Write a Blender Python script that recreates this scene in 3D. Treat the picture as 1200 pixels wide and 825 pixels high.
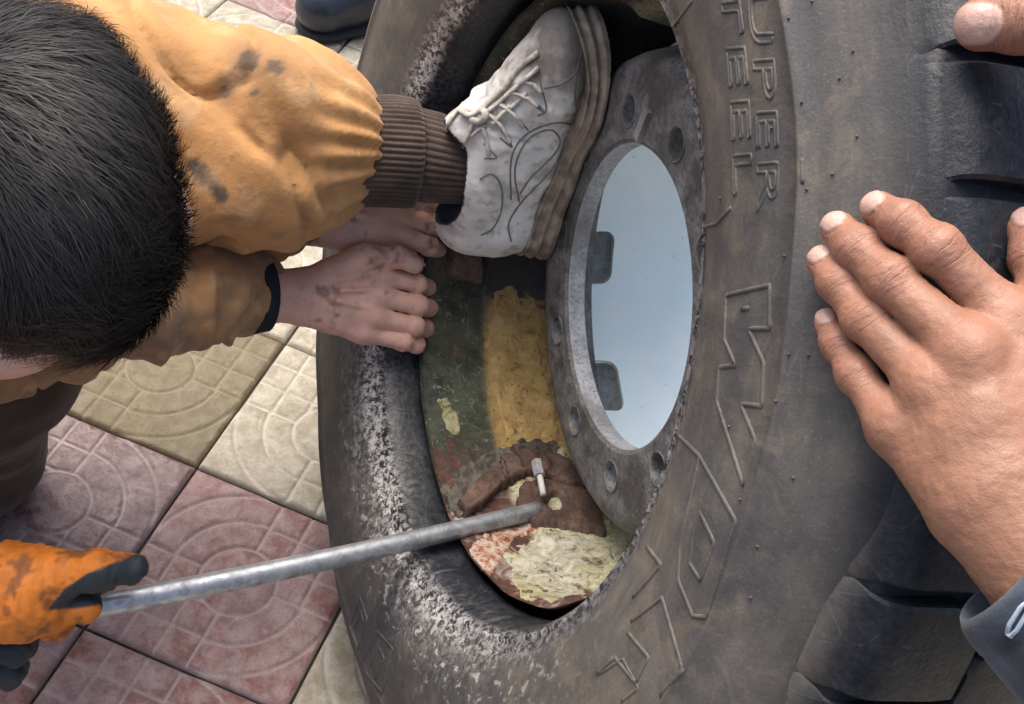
import bpy, bmesh, math, random
import numpy as np
from mathutils import Vector, Matrix, Quaternion, noise
from mathutils.bvhtree import BVHTree
random.seed(4); rng = np.random.default_rng(4)
scene = bpy.context.scene
for o in list(bpy.data.objects): bpy.data.objects.remove(o)
R = math.radians

# ---------------------------------------------------------------- camera
FPX = 1300.0                                   # focal length in photo pixels (photo 1200 x 825)
CAM_H = 1.1845
n_ = Vector((0.2146, 0.6638, 0.7164)).normalized()          # world up seen by the camera (right, up, back)
fw = Vector((0, 0, -1)); yw = (fw - n_ * fw.dot(n_)).normalized(); xw = yw.cross(n_)
B = Matrix((xw, yw, n_))                       # camera axes -> world axes
CAM = Vector((0, 0, CAM_H))
cd = bpy.data.cameras.new('camera'); cam = bpy.data.objects.new('camera', cd)
scene.collection.objects.link(cam); scene.camera = cam
cam.matrix_world = Matrix.Translation(CAM) @ B.to_4x4()
cd.sensor_width = 36; cd.lens = 36 * FPX / 1200; cd.clip_start = 0.01; cd.clip_end = 500
def c2w(v): return B @ Vector(v)
def at(px, py, d):                             # a photo point at a given depth -> world
    return CAM + B @ Vector(((px - 600) / FPX * d, (412.5 - py) / FPX * d, -d))
def ray(px, py): return (at(px, py, 1.0) - CAM).normalized()

# ---------------------------------------------------------------- light
w = bpy.data.worlds.new('World'); scene.world = w; w.use_nodes = True
nt = w.node_tree; sky = nt.nodes.new('ShaderNodeTexSky'); sky.sky_type = 'NISHITA'; sky.sun_disc = False
SUN_EL, SUN_AZ = R(68), R(-50)                 # azimuth from +Y toward +X
sky.sun_elevation = SUN_EL; sky.sun_rotation = SUN_AZ; sky.air_density = .8; sky.dust_density = 7.0; sky.ozone_density = 1.0
nt.links.new(sky.outputs[0], nt.nodes['Background'].inputs[0]); nt.nodes['Background'].inputs[1].default_value = 0.15
sd = bpy.data.lights.new('sun', 'SUN'); sd.energy = 1.5; sd.angle = R(55); sd.color = (1, .965, .91)
sun = bpy.data.objects.new('sun', sd); scene.collection.objects.link(sun)
sdir = Vector((math.sin(SUN_AZ) * math.cos(SUN_EL), math.cos(SUN_AZ) * math.cos(SUN_EL), math.sin(SUN_EL)))
sun.rotation_euler = (-sdir).to_track_quat('-Z', 'Y').to_euler(); sun.location = (0, 0, 5)
vs = scene.view_settings; vs.view_transform = 'Standard'; vs.look = 'None'; vs.exposure = 0.95; vs.gamma = 1; vs.use_curve_mapping = False
scene.render.engine = 'CYCLES'

# ---------------------------------------------------------------- helpers
C = scene.collection
def tag(o, label=None, cat=None, group=None, kind=None):
    if label: o['label'] = label
    if cat: o['category'] = cat
    if group: o['group'] = group
    if kind: o['kind'] = kind
    return o
def mesh_from(v, f, name, smooth=True):
    me = bpy.data.meshes.new(name); me.from_pydata([tuple(p) for p in v], [], [tuple(q) for q in f]); me.update()
    if smooth: me.polygons.foreach_set('use_smooth', [True] * len(me.polygons))
    return me
def obj(name, me, mat=None, parent=None):
    o = bpy.data.objects.new(name, me); C.objects.link(o)
    if mat is not None and not me.materials: me.materials.append(getattr(mat, 'm', mat))
    if parent is not None:
        o.parent = parent; o.matrix_parent_inverse = PW[parent.name].inverted() if parent.name in PW else Matrix()
    return o
PW = {}                                         # world matrix of thing roots: meshes under them are given in world space
def root(name, loc, label, cat, group=None, rot=None):
    e = bpy.data.objects.new(name, None); C.objects.link(e); e.empty_display_size = .05
    M = Matrix.Translation(Vector(loc))
    if rot is not None: M = M @ rot.to_4x4()
    e.matrix_world = M; PW[e.name] = M.copy()
    return tag(e, label, cat, group)
def setcol(me, name, arr):                      # per-vertex colour
    a = me.attributes.new(name, 'FLOAT_COLOR', 'POINT'); arr = np.asarray(arr, np.float32)
    if arr.shape[1] == 3: arr = np.hstack([arr, np.ones((len(arr), 1), np.float32)])
    a.data.foreach_set('color', arr.ravel())
def setval(me, name, arr):
    a = me.attributes.new(name, 'FLOAT', 'POINT'); a.data.foreach_set('value', np.asarray(arr, np.float32).ravel())
def spline(P, n):                               # Catmull-Rom through points, n samples per span
    P = [Vector(p) for p in P]; out = []
    Q = [P[0] * 2 - P[1]] + P + [P[-1] * 2 - P[-2]]
    for i in range(1, len(Q) - 2):
        for k in range(n):
            t = k / n; a, b, c, d = Q[i - 1], Q[i], Q[i + 1], Q[i + 2]
            out.append(.5 * ((2 * b) + (c - a) * t + (2 * a - 5 * b + 4 * c - d) * t * t + (3 * b - a - 3 * c + d) * t ** 3))
    return out + [P[-1]]
def sweep(V, F, P, rad, n=8, closed=False, flat=1.0, up=None, cap=True):   # tube along a polyline into lists V, F
    P = [Vector(p) for p in P]; m = len(P); base = len(V); prev = None
    for i, p in enumerate(P):
        a = P[(i - 1) % m] if closed or i > 0 else p; b = P[(i + 1) % m] if closed or i < m - 1 else p
        t = (b - a).normalized() if (b - a).length > 1e-9 else Vector((0, 0, 1))
        if up is not None: u = (up[i] if isinstance(up, list) else up)
        elif prev is None: u = Vector((0, 0, 1)) if abs(t.z) < .9 else Vector((1, 0, 0))
        else: u = prev
        s = t.cross(u)
        s = s.normalized() if s.length > 1e-9 else t.orthogonal().normalized()
        u = s.cross(t).normalized(); prev = u
        r = rad[i] if isinstance(rad, (list, tuple)) else rad
        for k in range(n):
            an = 2 * math.pi * k / n; V.append(p + s * (math.cos(an) * r) + u * (math.sin(an) * r * flat))
    for i in range(m if closed else m - 1):
        for k in range(n):
            a = base + i * n + k; b = base + i * n + (k + 1) % n; j = (i + 1) % m
            F.append((a, b, base + j * n + (k + 1) % n, base + j * n + k))
    if not closed and cap:
        F.append(tuple(base + k for k in range(n))[::-1]); F.append(tuple(base + (m - 1) * n + k for k in range(n)))
def lathe(prof, nseg, M, closed=True, wob=None, a0=0, a1=2 * math.pi):   # profile (r, x): axis x, angle from y toward z
    V, F = [], []; full = abs(a1 - a0 - 2 * math.pi) < 1e-6; ns = nseg if full else nseg + 1; L = len(prof)
    for i in range(ns):
        a = a0 + (a1 - a0) * i / nseg
        for (r, x) in prof:
            if wob: r, x = wob(r, x, a)
            V.append(M @ Vector((x, r * math.cos(a), r * math.sin(a))))
    for i in range(nseg):
        j = (i + 1) % ns
        for k in range(L if closed else L - 1):
            k2 = (k + 1) % L
            F.append((i * L + k, j * L + k, j * L + k2, i * L + k2))
    return V, F

# ---------------------------------------------------------------- materials
def N(nt, t, **k):
    n = nt.nodes.new(t)
    for a, b in k.items():
        if a[0] == '_': setattr(n, a[1:], b)
        else: n.inputs[a.replace('_', ' ')].default_value = b
    return n
class Mat:
    def __init__(s, name, rough=.6, spec=.5, metal=0, **k):
        s.m = bpy.data.materials.new(name); s.m.use_nodes = True; s.t = s.m.node_tree; s.b = s.t.nodes['Principled BSDF']
        s.b.inputs['Roughness'].default_value = rough; s.b.inputs['Specular IOR Level'].default_value = spec; s.b.inputs['Metallic'].default_value = metal
        for a, v in k.items(): s.b.inputs[a.replace('_', ' ')].default_value = v
        s.co = N(s.t, 'ShaderNodeTexCoord').outputs['Object']
    def l(s, a, b): s.t.links.new(a, b)
    def attr(s, n):
        a = N(s.t, 'ShaderNodeAttribute', _attribute_name=n); return a
    def mapping(s, scale):
        m = N(s.t, 'ShaderNodeMapping'); m.inputs['Scale'].default_value = scale; s.l(s.co, m.inputs['Vector']); return m.outputs[0]
    def noise(s, scale, detail=5, rough=.6, vec=None, dist=0):
        n = N(s.t, 'ShaderNodeTexNoise', Scale=scale, Detail=detail, Roughness=rough, Distortion=dist); s.l(vec if vec is not None else s.co, n.inputs['Vector']); return n.outputs['Fac']
    def voro(s, scale, feat='F1', vec=None):
        n = N(s.t, 'ShaderNodeTexVoronoi', Scale=scale); n.feature = feat; s.l(vec if vec is not None else s.co, n.inputs['Vector']); return n.outputs['Distance']
    def ramp(s, fac, stops, interp='LINEAR'):
        r = N(s.t, 'ShaderNodeValToRGB'); r.color_ramp.interpolation = interp; e = r.color_ramp.elements
        while len(e) < len(stops): e.new(.5)
        for q, (p, c) in zip(e, stops):
            q.position = p; q.color = (*c, 1) if isinstance(c, (tuple, list)) else (c, c, c, 1)
        s.l(fac, r.inputs[0]); return r.outputs[0]
    def mix(s, fac, a, b, mode='MIX'):
        m = N(s.t, 'ShaderNodeMix', _data_type='RGBA', _blend_type=mode)
        for sock, v in ((m.inputs[0], fac), (m.inputs[6], a), (m.inputs[7], b)):
            if isinstance(v, (int, float)): sock.default_value = v
            elif isinstance(v, tuple): sock.default_value = (*v, 1)
            else: s.l(v, sock)
        return m.outputs[2]
    def math(s, op, a, b=0.0, clamp=False):
        m = N(s.t, 'ShaderNodeMath', _operation=op, _use_clamp=clamp)
        for sock, v in ((m.inputs[0], a), (m.inputs[1], b)):
            if isinstance(v, (int, float)): sock.default_value = v
            else: s.l(v, sock)
        return m.outputs[0]
    def color(s, c):
        if isinstance(c, tuple): s.b.inputs['Base Color'].default_value = (*c, 1)
        else: s.l(c, s.b.inputs['Base Color'])
        return s
    def rough(s, c): s.l(c, s.b.inputs['Roughness']); return s
    def bump(s, h, strength=.3, dist=.002):
        b = N(s.t, 'ShaderNodeBump', Strength=strength, Distance=dist); s.l(h, b.inputs['Height'])
        prev = s.b.inputs['Normal'].links
        if prev: s.l(prev[0].from_socket, b.inputs['Normal'])
        s.l(b.outputs[0], s.b.inputs['Normal']); return s

def _h(ix, iy, iz, s):
    h = (ix * 374761393 + iy * 668265263 + iz * 2147483647 + s * 974711) & 0xffffffff
    h = ((h ^ (h >> 13)) * 1274126177) & 0xffffffff; h = h ^ (h >> 16); return (h & 0xffff) / 32767.5 - 1
def vnoise(P, s=0):                             # smooth value noise, P (n,3)
    i = np.floor(P).astype(np.int64); f = P - i; f = f * f * f * (f * (f * 6 - 15) + 10); out = 0
    for dx in (0, 1):
        for dy in (0, 1):
            for dz in (0, 1):
                w_ = (f[:, 0] if dx else 1 - f[:, 0]) * (f[:, 1] if dy else 1 - f[:, 1]) * (f[:, 2] if dz else 1 - f[:, 2])
                out = out + w_ * _h(i[:, 0] + dx, i[:, 1] + dy, i[:, 2] + dz, s)
    return out
def fbm(P, o=4, s=0):
    a, t = 1., 0
    for k in range(o): t = t + a * vnoise(P * 2 ** k, s + k); a *= .5
    return t
# ---------------------------------------------------------------- ground: paving tiles with moulded rings and squares
T = 0.24515
c00 = CAM + c2w(Vector((-.40578, -.14707, -1.42821)) * (T / .25)); c00.z = 0
iax = c2w((.92519, -.37324, .06867)); iax.z = 0; iax.normalize(); jax = Vector((iax.y, -iax.x, 0))
NT = 96
def tile_height(u, v):                          # u, v in cells (0..6); rings toward two corners, squares in the others
    x, y = u - 3, v - 3; rr = np.hypot(x, y); same = (x * y) > 0
    d = np.full(u.shape, 9.0)
    d = np.minimum(d, np.abs(rr - 1.12))                                 # centre disc
    ring = same | (rr < 0)
    for q in (2.05, 2.98): d = np.where(ring, np.minimum(d, np.abs(rr - q)), d)
    gx = np.abs(u - np.round(u)); gy = np.abs(v - np.round(v))
    sq = (~same) & (rr > 1.12); d = np.where(sq, np.minimum(d, np.minimum(gx, gy)), d)
    ax = np.minimum(np.abs(x), np.abs(y)); d = np.where((rr > 1.12), np.minimum(d, ax + (rr > 2.98) * same * 0), d)
    return d
def tile_mesh():
    s = np.linspace(0, 6, NT + 1); U, Vv = np.meshgrid(s, s, indexing='ij')
    d = tile_height(U, Vv); g = np.clip(1 - d / .105, 0, 1); g = g * g * (3 - 2 * g)
    e = np.minimum(np.minimum(U, 6 - U), np.minimum(Vv, 6 - Vv)); ed = np.clip(1 - e / .10, 0, 1) ** 2
    z = -.0032 * g - .004 * ed
    S = T - .0034; V = [((U[i, j] / 6 - .5) * S, (Vv[i, j] / 6 - .5) * S, z[i, j]) for i in range(NT + 1) for j in range(NT + 1)]
    F = [(i * (NT + 1) + j, (i + 1) * (NT + 1) + j, (i + 1) * (NT + 1) + j + 1, i * (NT + 1) + j + 1) for i in range(NT) for j in range(NT)]
    b = len(V); rim = [i * (NT + 1) for i in range(NT + 1)] + [NT * (NT + 1) + j for j in range(1, NT + 1)] + [i * (NT + 1) + NT for i in range(NT - 1, -1, -1)] + list(range(NT - 1, 0, -1))
    V += [(V[k][0], V[k][1], -.02) for k in rim]
    for q in range(len(rim)): F.append((rim[q], b + q, b + (q + 1) % len(rim), rim[(q + 1) % len(rim)]))
    me = mesh_from(V, F, 'paving_tile'); gg = np.concatenate([np.maximum(g, ed).ravel(), np.ones(len(rim))]); setval(me, 'groove', gg)
    return me
def tile_mat(name, c1, c2, dust, wet):
    m = Mat(name, .6, .4); info = N(m.t, 'ShaderNodeObjectInfo')
    off = N(m.t, 'ShaderNodeVectorMath', _operation='ADD'); m.l(m.co, off.inputs[0])
    sc = N(m.t, 'ShaderNodeVectorMath', _operation='SCALE'); m.l(info.outputs['Location'], sc.inputs[0]); sc.inputs['Scale'].default_value = 7.3; m.l(sc.outputs[0], off.inputs[1]); v = off.outputs[0]
    blot = m.noise(13, 6, .62, v, .6); fine = m.noise(240, 4, .7, v); mid = m.noise(48, 5, .7, v, .4)
    k = m.ramp(blot, [(.40, 0), (.56, 1)])
    col = m.mix(k, c1, c2)
    col = m.mix(m.ramp(mid, [(.35, .30), (.75, 0.0)]), col, tuple(x * .45 for x in c1))
    col = m.mix(m.math('MULTIPLY', m.ramp(mid, [(.40, .0), (.66, .75)]), .75), col, dust)
    gr = m.attr('groove').outputs['Fac']
    col = m.mix(m.math('MULTIPLY', gr, m.ramp(blot, [(.36, .95), (.62, .55)])), col, dust)
    col = m.mix(m.math('MULTIPLY', m.ramp(fine, [(.3, .55), (.5, 0)]), .6), col, tuple(x * .35 for x in c1))
    m.color(col); m.rough(m.ramp(blot, [(.38, wet), (.62, .75)])); spk = m.noise(620, 3, .7, v); col = m.mix(m.ramp(spk, [(.60, 0), (.68, .45)]), col, dust); col = m.mix(m.ramp(m.noise(95, 6, .8, v, .5), [(.60, 0), (.70, .6)]), col, tuple(x * .4 for x in c1)); m.color(col); m.bump(fine, .6, .0015); m.bump(mid, .45, .003); m.bump(spk, .3, .0006)
    return m.m
TM = {'pink': tile_mat('pink_tile', (.190, .062, .050), (.245, .158, .152), (.38, .30, .285), .35),
      'purple': tile_mat('purple_tile', (.090, .028, .023), (.185, .128, .130), (.33, .27, .27), .25),
      'olive': tile_mat('olive_tile', (.125, .096, .050), (.165, .131, .076), (.22, .185, .12), .5),
      'cream': tile_mat('cream_tile', (.27, .235, .155), (.36, .325, .25), (.47, .44, .37), .5)}
gm = Mat('joint_earth', .95, .1); gm.color(gm.ramp(gm.noise(30, 5), [(.3, (.02, .016, .013)), (.7, (.06, .05, .04))]))
gme = mesh_from([(-60, -60, -.0085), (60, -60, -.0085), (60, 60, -.0085), (-60, 60, -.0085)], [(0, 1, 2, 3)], 'ground')
ground = tag(obj('ground', gme, gm.m), kind='structure')
tmesh = {}
for k in TM:
    tmesh[k] = tile_mesh() if not tmesh else next(iter(tmesh.values())).copy()
    tmesh[k].materials.clear(); tmesh[k].materials.append(TM[k])
trot = math.atan2(iax.y, iax.x)
def tile_kind(i, j):
    if j <= -5: return 'pink' if (i + j) % 3 else 'cream'
    if i >= 1 and j >= 0: return 'cream'
    if i == 0 and j >= 0: return 'pink'
    if i == -1 and j == 0: return 'purple'
    if i <= -1 and j >= 0: return 'pink' if i == -1 else 'purple'
    if i <= -1 and j == -1: return 'olive'
    return 'cream'
for i in range(-7, 10):
    for j in range(-11, 6):
        o = obj('paving_tile', tmesh[tile_kind(i, j)], None, ground)
        p = c00 + iax * ((i + .5) * T) + jax * ((j + .5) * T)
        o.location = (p.x, p.y, random.uniform(-.0008, .0004))
        # v axis of the mesh is -jax (right handed): alternate quarter turns so equal corners meet
        o.rotation_euler = (random.uniform(-.003, .003), random.uniform(-.003, .003), trot + (math.pi / 2 if (i + j) % 2 == 0 else 0))

# ---------------------------------------------------------------- the tyre, standing and leaning
tx = c2w((.88744, -.06573, -.45014)).normalized(); ty = c2w((.07560, .99713, .00344)); ty = (ty - tx * ty.dot(tx)).normalized(); tz = tx.cross(ty)
tc = CAM + c2w((-.01148, .05756, -.95809))
MT = Matrix.Translation(tc) @ Matrix((tx, ty, tz)).transposed().to_4x4()
WT = .24                                        # bead to bead
outer = [(.2835, .046), (.2845, .034), (.2862, .018), (.2885, .006), (.2945, -.003), (.299, -.003), (.3025, -.0065), (.3065, -.007), (.309, -.0105), (.318, -.0152), (.332, -.0205), (.345, -.0248), (.36, -.0285), (.38, -.0315), (.40, -.0325), (.412, -.032), (.4135, -.0335), (.4155, -.0335), (.417, -.0315), (.43, -.0285), (.443, -.024), (.4545, -.0193), (.462, -.0160), (.470, -.0120), (.478, -.0075), (.4835, -.0035), (.4855, .001), (.4862, .012), (.4866, .035), (.487, .07), (.4875, .12)]
inner = [(.4735, .12), (.471, .06), (.458, .02), (.43, -.006), (.40, -.013), (.37, -.011), (.34, .0), (.315, .018), (.299, .036), (.2895, .05)]
front = outer; prof = front + [(r, WT - x) for r, x in front[::-1][1:]] + [(r, WT - x) for r, x in inner[::-1]] + inner[1:]
def wob(r, x, a):                               # worn, slightly uneven carcass
    s = .0012 * math.sin(3 * a + 1) + .0008 * math.sin(7 * a + r * 40)
    flex = max(0, min(1, (r - .30) / .08))
    k = max(0, 1 - abs(x) / .08)
    x2 = x + k * (s + flex * .0015 * math.sin(19 * a + r * 30))
    dz = BEADD(a) * k * max(0, 1 - (r - .2835) / .09)
    return r + RADD(a) * max(0, 1 - (r - .2835) / .10) * k, x2 + dz
def BEADD(a): return 0.0
def RADD(a): return 0.0
def lobj(name, me, mat, parent):                # mesh given in the parent's own space
    o = bpy.data.objects.new(name, me); C.objects.link(o)
    if mat is not None and not me.materials: me.materials.append(getattr(mat, 'm', mat))
    o.parent = parent; return o
tyre = root('truck_tyre', tc, 'large worn black truck tyre standing on the paving, its face dusty brown', 'tyre', rot=Matrix((tx, ty, tz)).transposed())
I4 = Matrix()
def rubber(name):
    m = Mat(name, .55, .35)
    cx = N(m.t, 'ShaderNodeCombineXYZ'); m.l(m.math('MULTIPLY', m.attr('rad').outputs['Fac'], 1.0), cx.inputs[0]); m.l(m.math('MULTIPLY', m.attr('ang').outputs['Fac'], .06), cx.inputs[1]); m.l(m.attr('ax').outputs['Fac'], cx.inputs[2])
    v = cx.outputs[0]
    streak = m.noise(60, 6, .7, v, .3); fine = m.noise(330, 4, .7); big = m.noise(9, 5, .6); mid = m.noise(45, 6, .65)
    dust = m.attr('dust').outputs['Fac']; scuff_glint = m.attr('scuff_glint').outputs['Fac']
    black = m.mix(m.ramp(mid, [(.35, 0), (.7, 1)]), (.0095, .0118, .0165), (.0165, .0195, .026))
    brown = m.mix(m.ramp(streak, [(.22, 0), (.80, 1)]), (.064, .061, .056), (.168, .154, .130))
    brown = m.mix(m.ramp(big, [(.40, 0), (.58, .8)]), brown, (.066, .066, .068))
    brown = m.mix(m.math('MULTIPLY', m.ramp(m.noise(23, 5, .65, None, .8), [(.50, 0), (.66, 1)]), .45), brown, (.215, .175, .125))
    dk = m.math('MULTIPLY', dust, m.ramp(m.noise(26, 5, .7), [(.22, .55), (.5, 1)]))
    col = m.mix(dk, black, brown)
    sp = m.math('MULTIPLY', scuff_glint, m.math('MULTIPLY', m.ramp(m.noise(170, 7, .8, None, .3), [(.48, 0), (.54, 1)]), m.ramp(m.noise(16, 4, .6), [(.34, .2), (.52, 1)])), True)
    sp2 = m.math('MULTIPLY', scuff_glint, m.ramp(m.noise(52, 5, .7, None, 1.2), [(.54, 0), (.64, 1)]), True)
    sp = m.math('MAXIMUM', sp, m.math('MULTIPLY', sp2, .75))
    col = m.mix(sp, col, (.50, .49, .47))
    scr = m.voro(70, 'DISTANCE_TO_EDGE', m.mapping((1, .25, .9)))
    col = m.mix(m.math('MULTIPLY', m.ramp(scr, [(.0, .22), (.03, 0)]), m.ramp(mid, [(.5, 0), (.62, 1)])), col, (.22, .21, .19))
    c2 = N(m.t, 'ShaderNodeCombineXYZ'); m.l(m.math('MULTIPLY', m.attr('rad').outputs['Fac'], 4.0), c2.inputs[0]); m.l(m.attr('ang').outputs['Fac'], c2.inputs[1]); rn = m.noise(26, 5, .65, c2.outputs[0], .6)
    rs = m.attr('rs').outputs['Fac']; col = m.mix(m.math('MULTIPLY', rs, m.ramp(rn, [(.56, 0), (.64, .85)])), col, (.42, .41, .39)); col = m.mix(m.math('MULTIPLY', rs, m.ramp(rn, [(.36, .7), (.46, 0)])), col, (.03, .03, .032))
    m.color(col); m.rough(m.math('ADD', m.math('MULTIPLY', dk, .22), m.ramp(mid, [(.3, .30), (.75, .52)])))
    col = m.mix(m.math('MULTIPLY', m.ramp(m.noise(420, 5, .8), [(.58, 0), (.68, .5)]), dk), col, (.24, .22, .19)); col = m.mix(m.ramp(m.noise(75, 6, .8, None, .4), [(.62, 0), (.72, .55)]), col, (.03, .03, .032)); m.color(col); m.bump(fine, .35, .0012); m.bump(mid, .20, .003); m.bump(m.noise(130, 5, .7, v), .25, .0012)
    return m.m
RUB = rubber('tyre_rubber')
def tyre_attrs(me, lug=False, rot=0):
    n = len(me.vertices); co = np.empty(n * 3, np.float32); me.vertices.foreach_get('co', co); co = co.reshape(-1, 3)
    r = np.hypot(co[:, 1], co[:, 2]); a = np.arctan2(co[:, 2], co[:, 1]); x = co[:, 0]
    ss = lambda v, e0, e1: np.clip((v - e0) / (e1 - e0), 0, 1) ** 2 * (3 - 2 * np.clip((v - e0) / (e1 - e0), 0, 1))
    outs = (x < .02) | (x > WT - .02)
    dust = ss(r, .296, .318) * (1 - .95 * ss(r, .448, .483)) * outs
    dust = dust * (.50 + .50 * ss(np.cos(a - .9), -.9, .3))
    if lug: dust = (1 - ss(r, .460, .486)) * (x < .02)
    lowleft = .30 + .95 * np.clip(-np.cos(a - 1.35) + .25, 0, 1)         # the rim side that was levered is the most scraped
    sc = np.exp(-((r - .3035) / .0085) ** 2) * lowleft + .5 * np.exp(-((r - .322) / .02) ** 2) * np.clip(-np.cos(a - .9) - .3, 0, 1)
    sc = np.where(outs, sc + .55 * np.exp(-((r - .2945) / .0022) ** 2), 0) + .05 * ((r < .292) & (x < .06)) * lowleft  # scuffs, plus a narrow heel line that paints in the bead-edge highlight
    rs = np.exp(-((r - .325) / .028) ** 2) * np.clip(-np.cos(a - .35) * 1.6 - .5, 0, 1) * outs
    for nme, v in (('rs', rs), ('rad', r), ('ang', a), ('ax', x), ('dust', dust), ('scuff_glint', sc if not lug else .02 * np.ones(n))): setval(me, nme, v)
V, F = lathe(prof, 288, I4, True, wob); cme = mesh_from(V, F, 'carcass'); tyre_attrs(cme)
carcass = lobj('carcass', cme, RUB, tyre)
bv_t = BVHTree.FromPolygons([MT @ Vector(v) for v in V], F)
NL = 46; PIT = 2 * math.pi / NL
def lug_mesh(sec, half, ew, skew=0, nx=None, ns=8, mirror=False):   # sec: (r, x) across the tread; half: half arc in rad; ew: bevel
    V, F = [], []; bot = .466
    cols = [-1, -1, -.93] + [-.93 + 1.86 * k / ns for k in range(1, ns)] + [.93, 1, 1]; n = len(cols)
    for i, (r, x, hw, sh) in enumerate(sec):
        for k, c in enumerate(cols):
            a = (sh + c * hw) * half; rr = bot - .004 if (k in (0, n - 1)) else (r - ew if k in (1, n - 2) else r)
            xx = WT - x if mirror else x
            rr = max(rr, r - .012) if r < .4908 else max(rr, .484)
            V.append((xx, rr * math.cos(a), rr * math.sin(a)))
    for i in range(len(sec) - 1):
        for k in range(n - 1):
            q = (i * n + k, i * n + k + 1, (i + 1) * n + k + 1, (i + 1) * n + k); F.append(q if not mirror else q[::-1])
    last = (len(sec) - 1) * n
    F.append(tuple(range(n))[::-1]); F.append(tuple(last + k for k in range(n)))
    me = mesh_from(V, F, 'lug', True); me.set_sharp_from_angle(angle=R(32)); return me
G = .865
secf = [(.4660, -.0122, 1.0, 0), (.4720, -.0104, 1.0, 0), (.478, -.0079, .985, 0), (.4815, -.0062, .95, 0), (.4855, -.0036, .90, 0), (.4905, .0005, .87, 0), (.4945, .0055, G, 0), (.4972, .012, G, 0), (.4985, .02, G, 0), (.5003, .036, G, 0), (.5013, .050, G, .02), (.5018, .0640, .76, .10), (.5013, .0645, .72, .10), (.487, .0655, .72, .1)]
secc = [(.480, .069, .70, .10), (.5005, .070, .74, .10), (.502, .076, .86, .0), (.503, .10, .92, -.05), (.5035, .12, .93, 0), (.503, .14, .92, .05), (.502, .164, .86, 0), (.5005, .170, .74, -.10), (.480, .171, .7, -.1)]
lm_f = lug_mesh(secf, PIT / 2, .0022); lm_c = lug_mesh(secc, PIT / 2, .0022); lm_b = lug_mesh(secf, PIT / 2, .0022, mirror=True)
for m_ in (lm_f, lm_c, lm_b): tyre_attrs(m_, True); m_.materials.append(RUB)
PH0 = .43 * PIT
LUGS = []
for k in range(NL):
    for m_, off in ((lm_f, 0), (lm_c, .5), (lm_b, 0)):
        o = lobj('lug', m_, None, tyre); o.rotation_euler = (PH0 + (k + off) * PIT, 0, 0); LUGS.append(o)
def on_tyre(px, py, lift=0.0):                  # photo point -> point on the tyre, lifted along its normal
    h = bv_t.ray_cast(CAM, ray(px, py)); 
    if h[0] is None: return None
    nrm = h[1] if h[1].dot(ray(px, py)) < 0 else -h[1]
    return h[0] + nrm * lift
# ---------------------------------------------------------------- the wheel inside
HR = .1397
wx = (tx + ty * .085 + tz * .155).normalized(); wy = (ty - wx * ty.dot(wx)).normalized(); wz = wx.cross(wy)
wc = tc + tx * .126 + ty * .0004 + tz * .0
RW = Matrix((wx, wy, wz)).transposed()
MW = Matrix.Translation(wc) @ RW.to_4x4()
wheel = root('steel_wheel', wc, 'rusty steel truck wheel with pale blue inside, seated in the upright tyre', 'wheel', rot=RW)
def metal_dirty(name, a, b, c, rough=(.45, .8), sc=40, metal=0.0):
    m = Mat(name, .6, .4, metal); n1 = m.noise(sc, 7, .7, None, .6); n2 = m.noise(sc * 5, 5, .7); n3 = m.noise(sc * .35, 5, .6)
    col = m.mix(m.ramp(n1, [(.35, 0), (.62, 1)]), a, b); col = m.mix(m.ramp(n3, [(.45, 0), (.62, .8)]), col, c)
    col = m.mix(m.ramp(n2, [(.35, .6), (.52, 0)]), col, tuple(x * .3 for x in a))
    m.color(col); m.rough(m.ramp(n1, [(.3, rough[0]), (.7, rough[1])])); m.bump(n2, .5, .0012); m.bump(n1, .5, .003); return m.m
DISC = metal_dirty('dirty_grey_steel', (.10, .10, .097), (.25, .25, .24), (.062, .058, .052), sc=55)
EDGE = metal_dirty('worn_bright_steel', (.30, .31, .32), (.46, .47, .48), (.20, .19, .18), (.3, .55), 60)
RUST = metal_dirty('brown_rust', (.045, .026, .019), (.105, .062, .046), (.16, .10, .075), (.55, .9), 60)
# disc with hub bore and bolt holes (boolean cut)
dprof = [(HR, .001), (HR + .0035, -.002), (.196, -.002), (.207, -.0005), (.216, .006), (.221, .016), (.226, .035), (.232, .06), (.222, .06), (.215, .035), (.209, .024), (.197, .020), (HR + .002, .020), (HR, .018)]
V, F = lathe(dprof, 120, I4); dme = mesh_from(V, F, 'disc'); disc = lobj('disc', dme, DISC, wheel)
bmc = bmesh.new()
for k in range(10):
    a = 2 * math.pi * (k + .2) / 10; mm = Matrix.Translation((0.01, .168 * math.cos(a), .168 * math.sin(a))) @ Matrix.Rotation(math.pi / 2, 4, 'Y')
    bmesh.ops.create_cone(bmc, cap_ends=True, segments=28, radius1=.0132, radius2=.0132, depth=.08, matrix=mm)
cme_ = bpy.data.meshes.new('cutter'); bmc.to_mesh(cme_); cut = bpy.data.objects.new('cutter', cme_); C.objects.link(cut); cut.parent = wheel
def apply_bool(o, cutter):
    md = o.modifiers.new('b', 'BOOLEAN'); md.object = cutter; md.operation = 'DIFFERENCE'; md.solver = 'EXACT'
    bpy.context.view_layer.update(); dg = bpy.context.evaluated_depsgraph_get()
    me = bpy.data.meshes.new_from_object(o.evaluated_get(dg)); o.modifiers.clear(); old = o.data; o.data = me; me.name = old.name
    try: me.set_sharp_from_angle(angle=R(38))
    except Exception: pass
    bpy.data.objects.remove(cutter)
apply_bool(disc, cut)
V, F = lathe([(HR - .0006, .0008), (HR - .0006, .0182), (HR + .004, .0182), (HR + .004, .0008)], 120, I4); lobj('hub_bore', mesh_from(V, F, 'hub_bore', False), EDGE, wheel)
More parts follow.
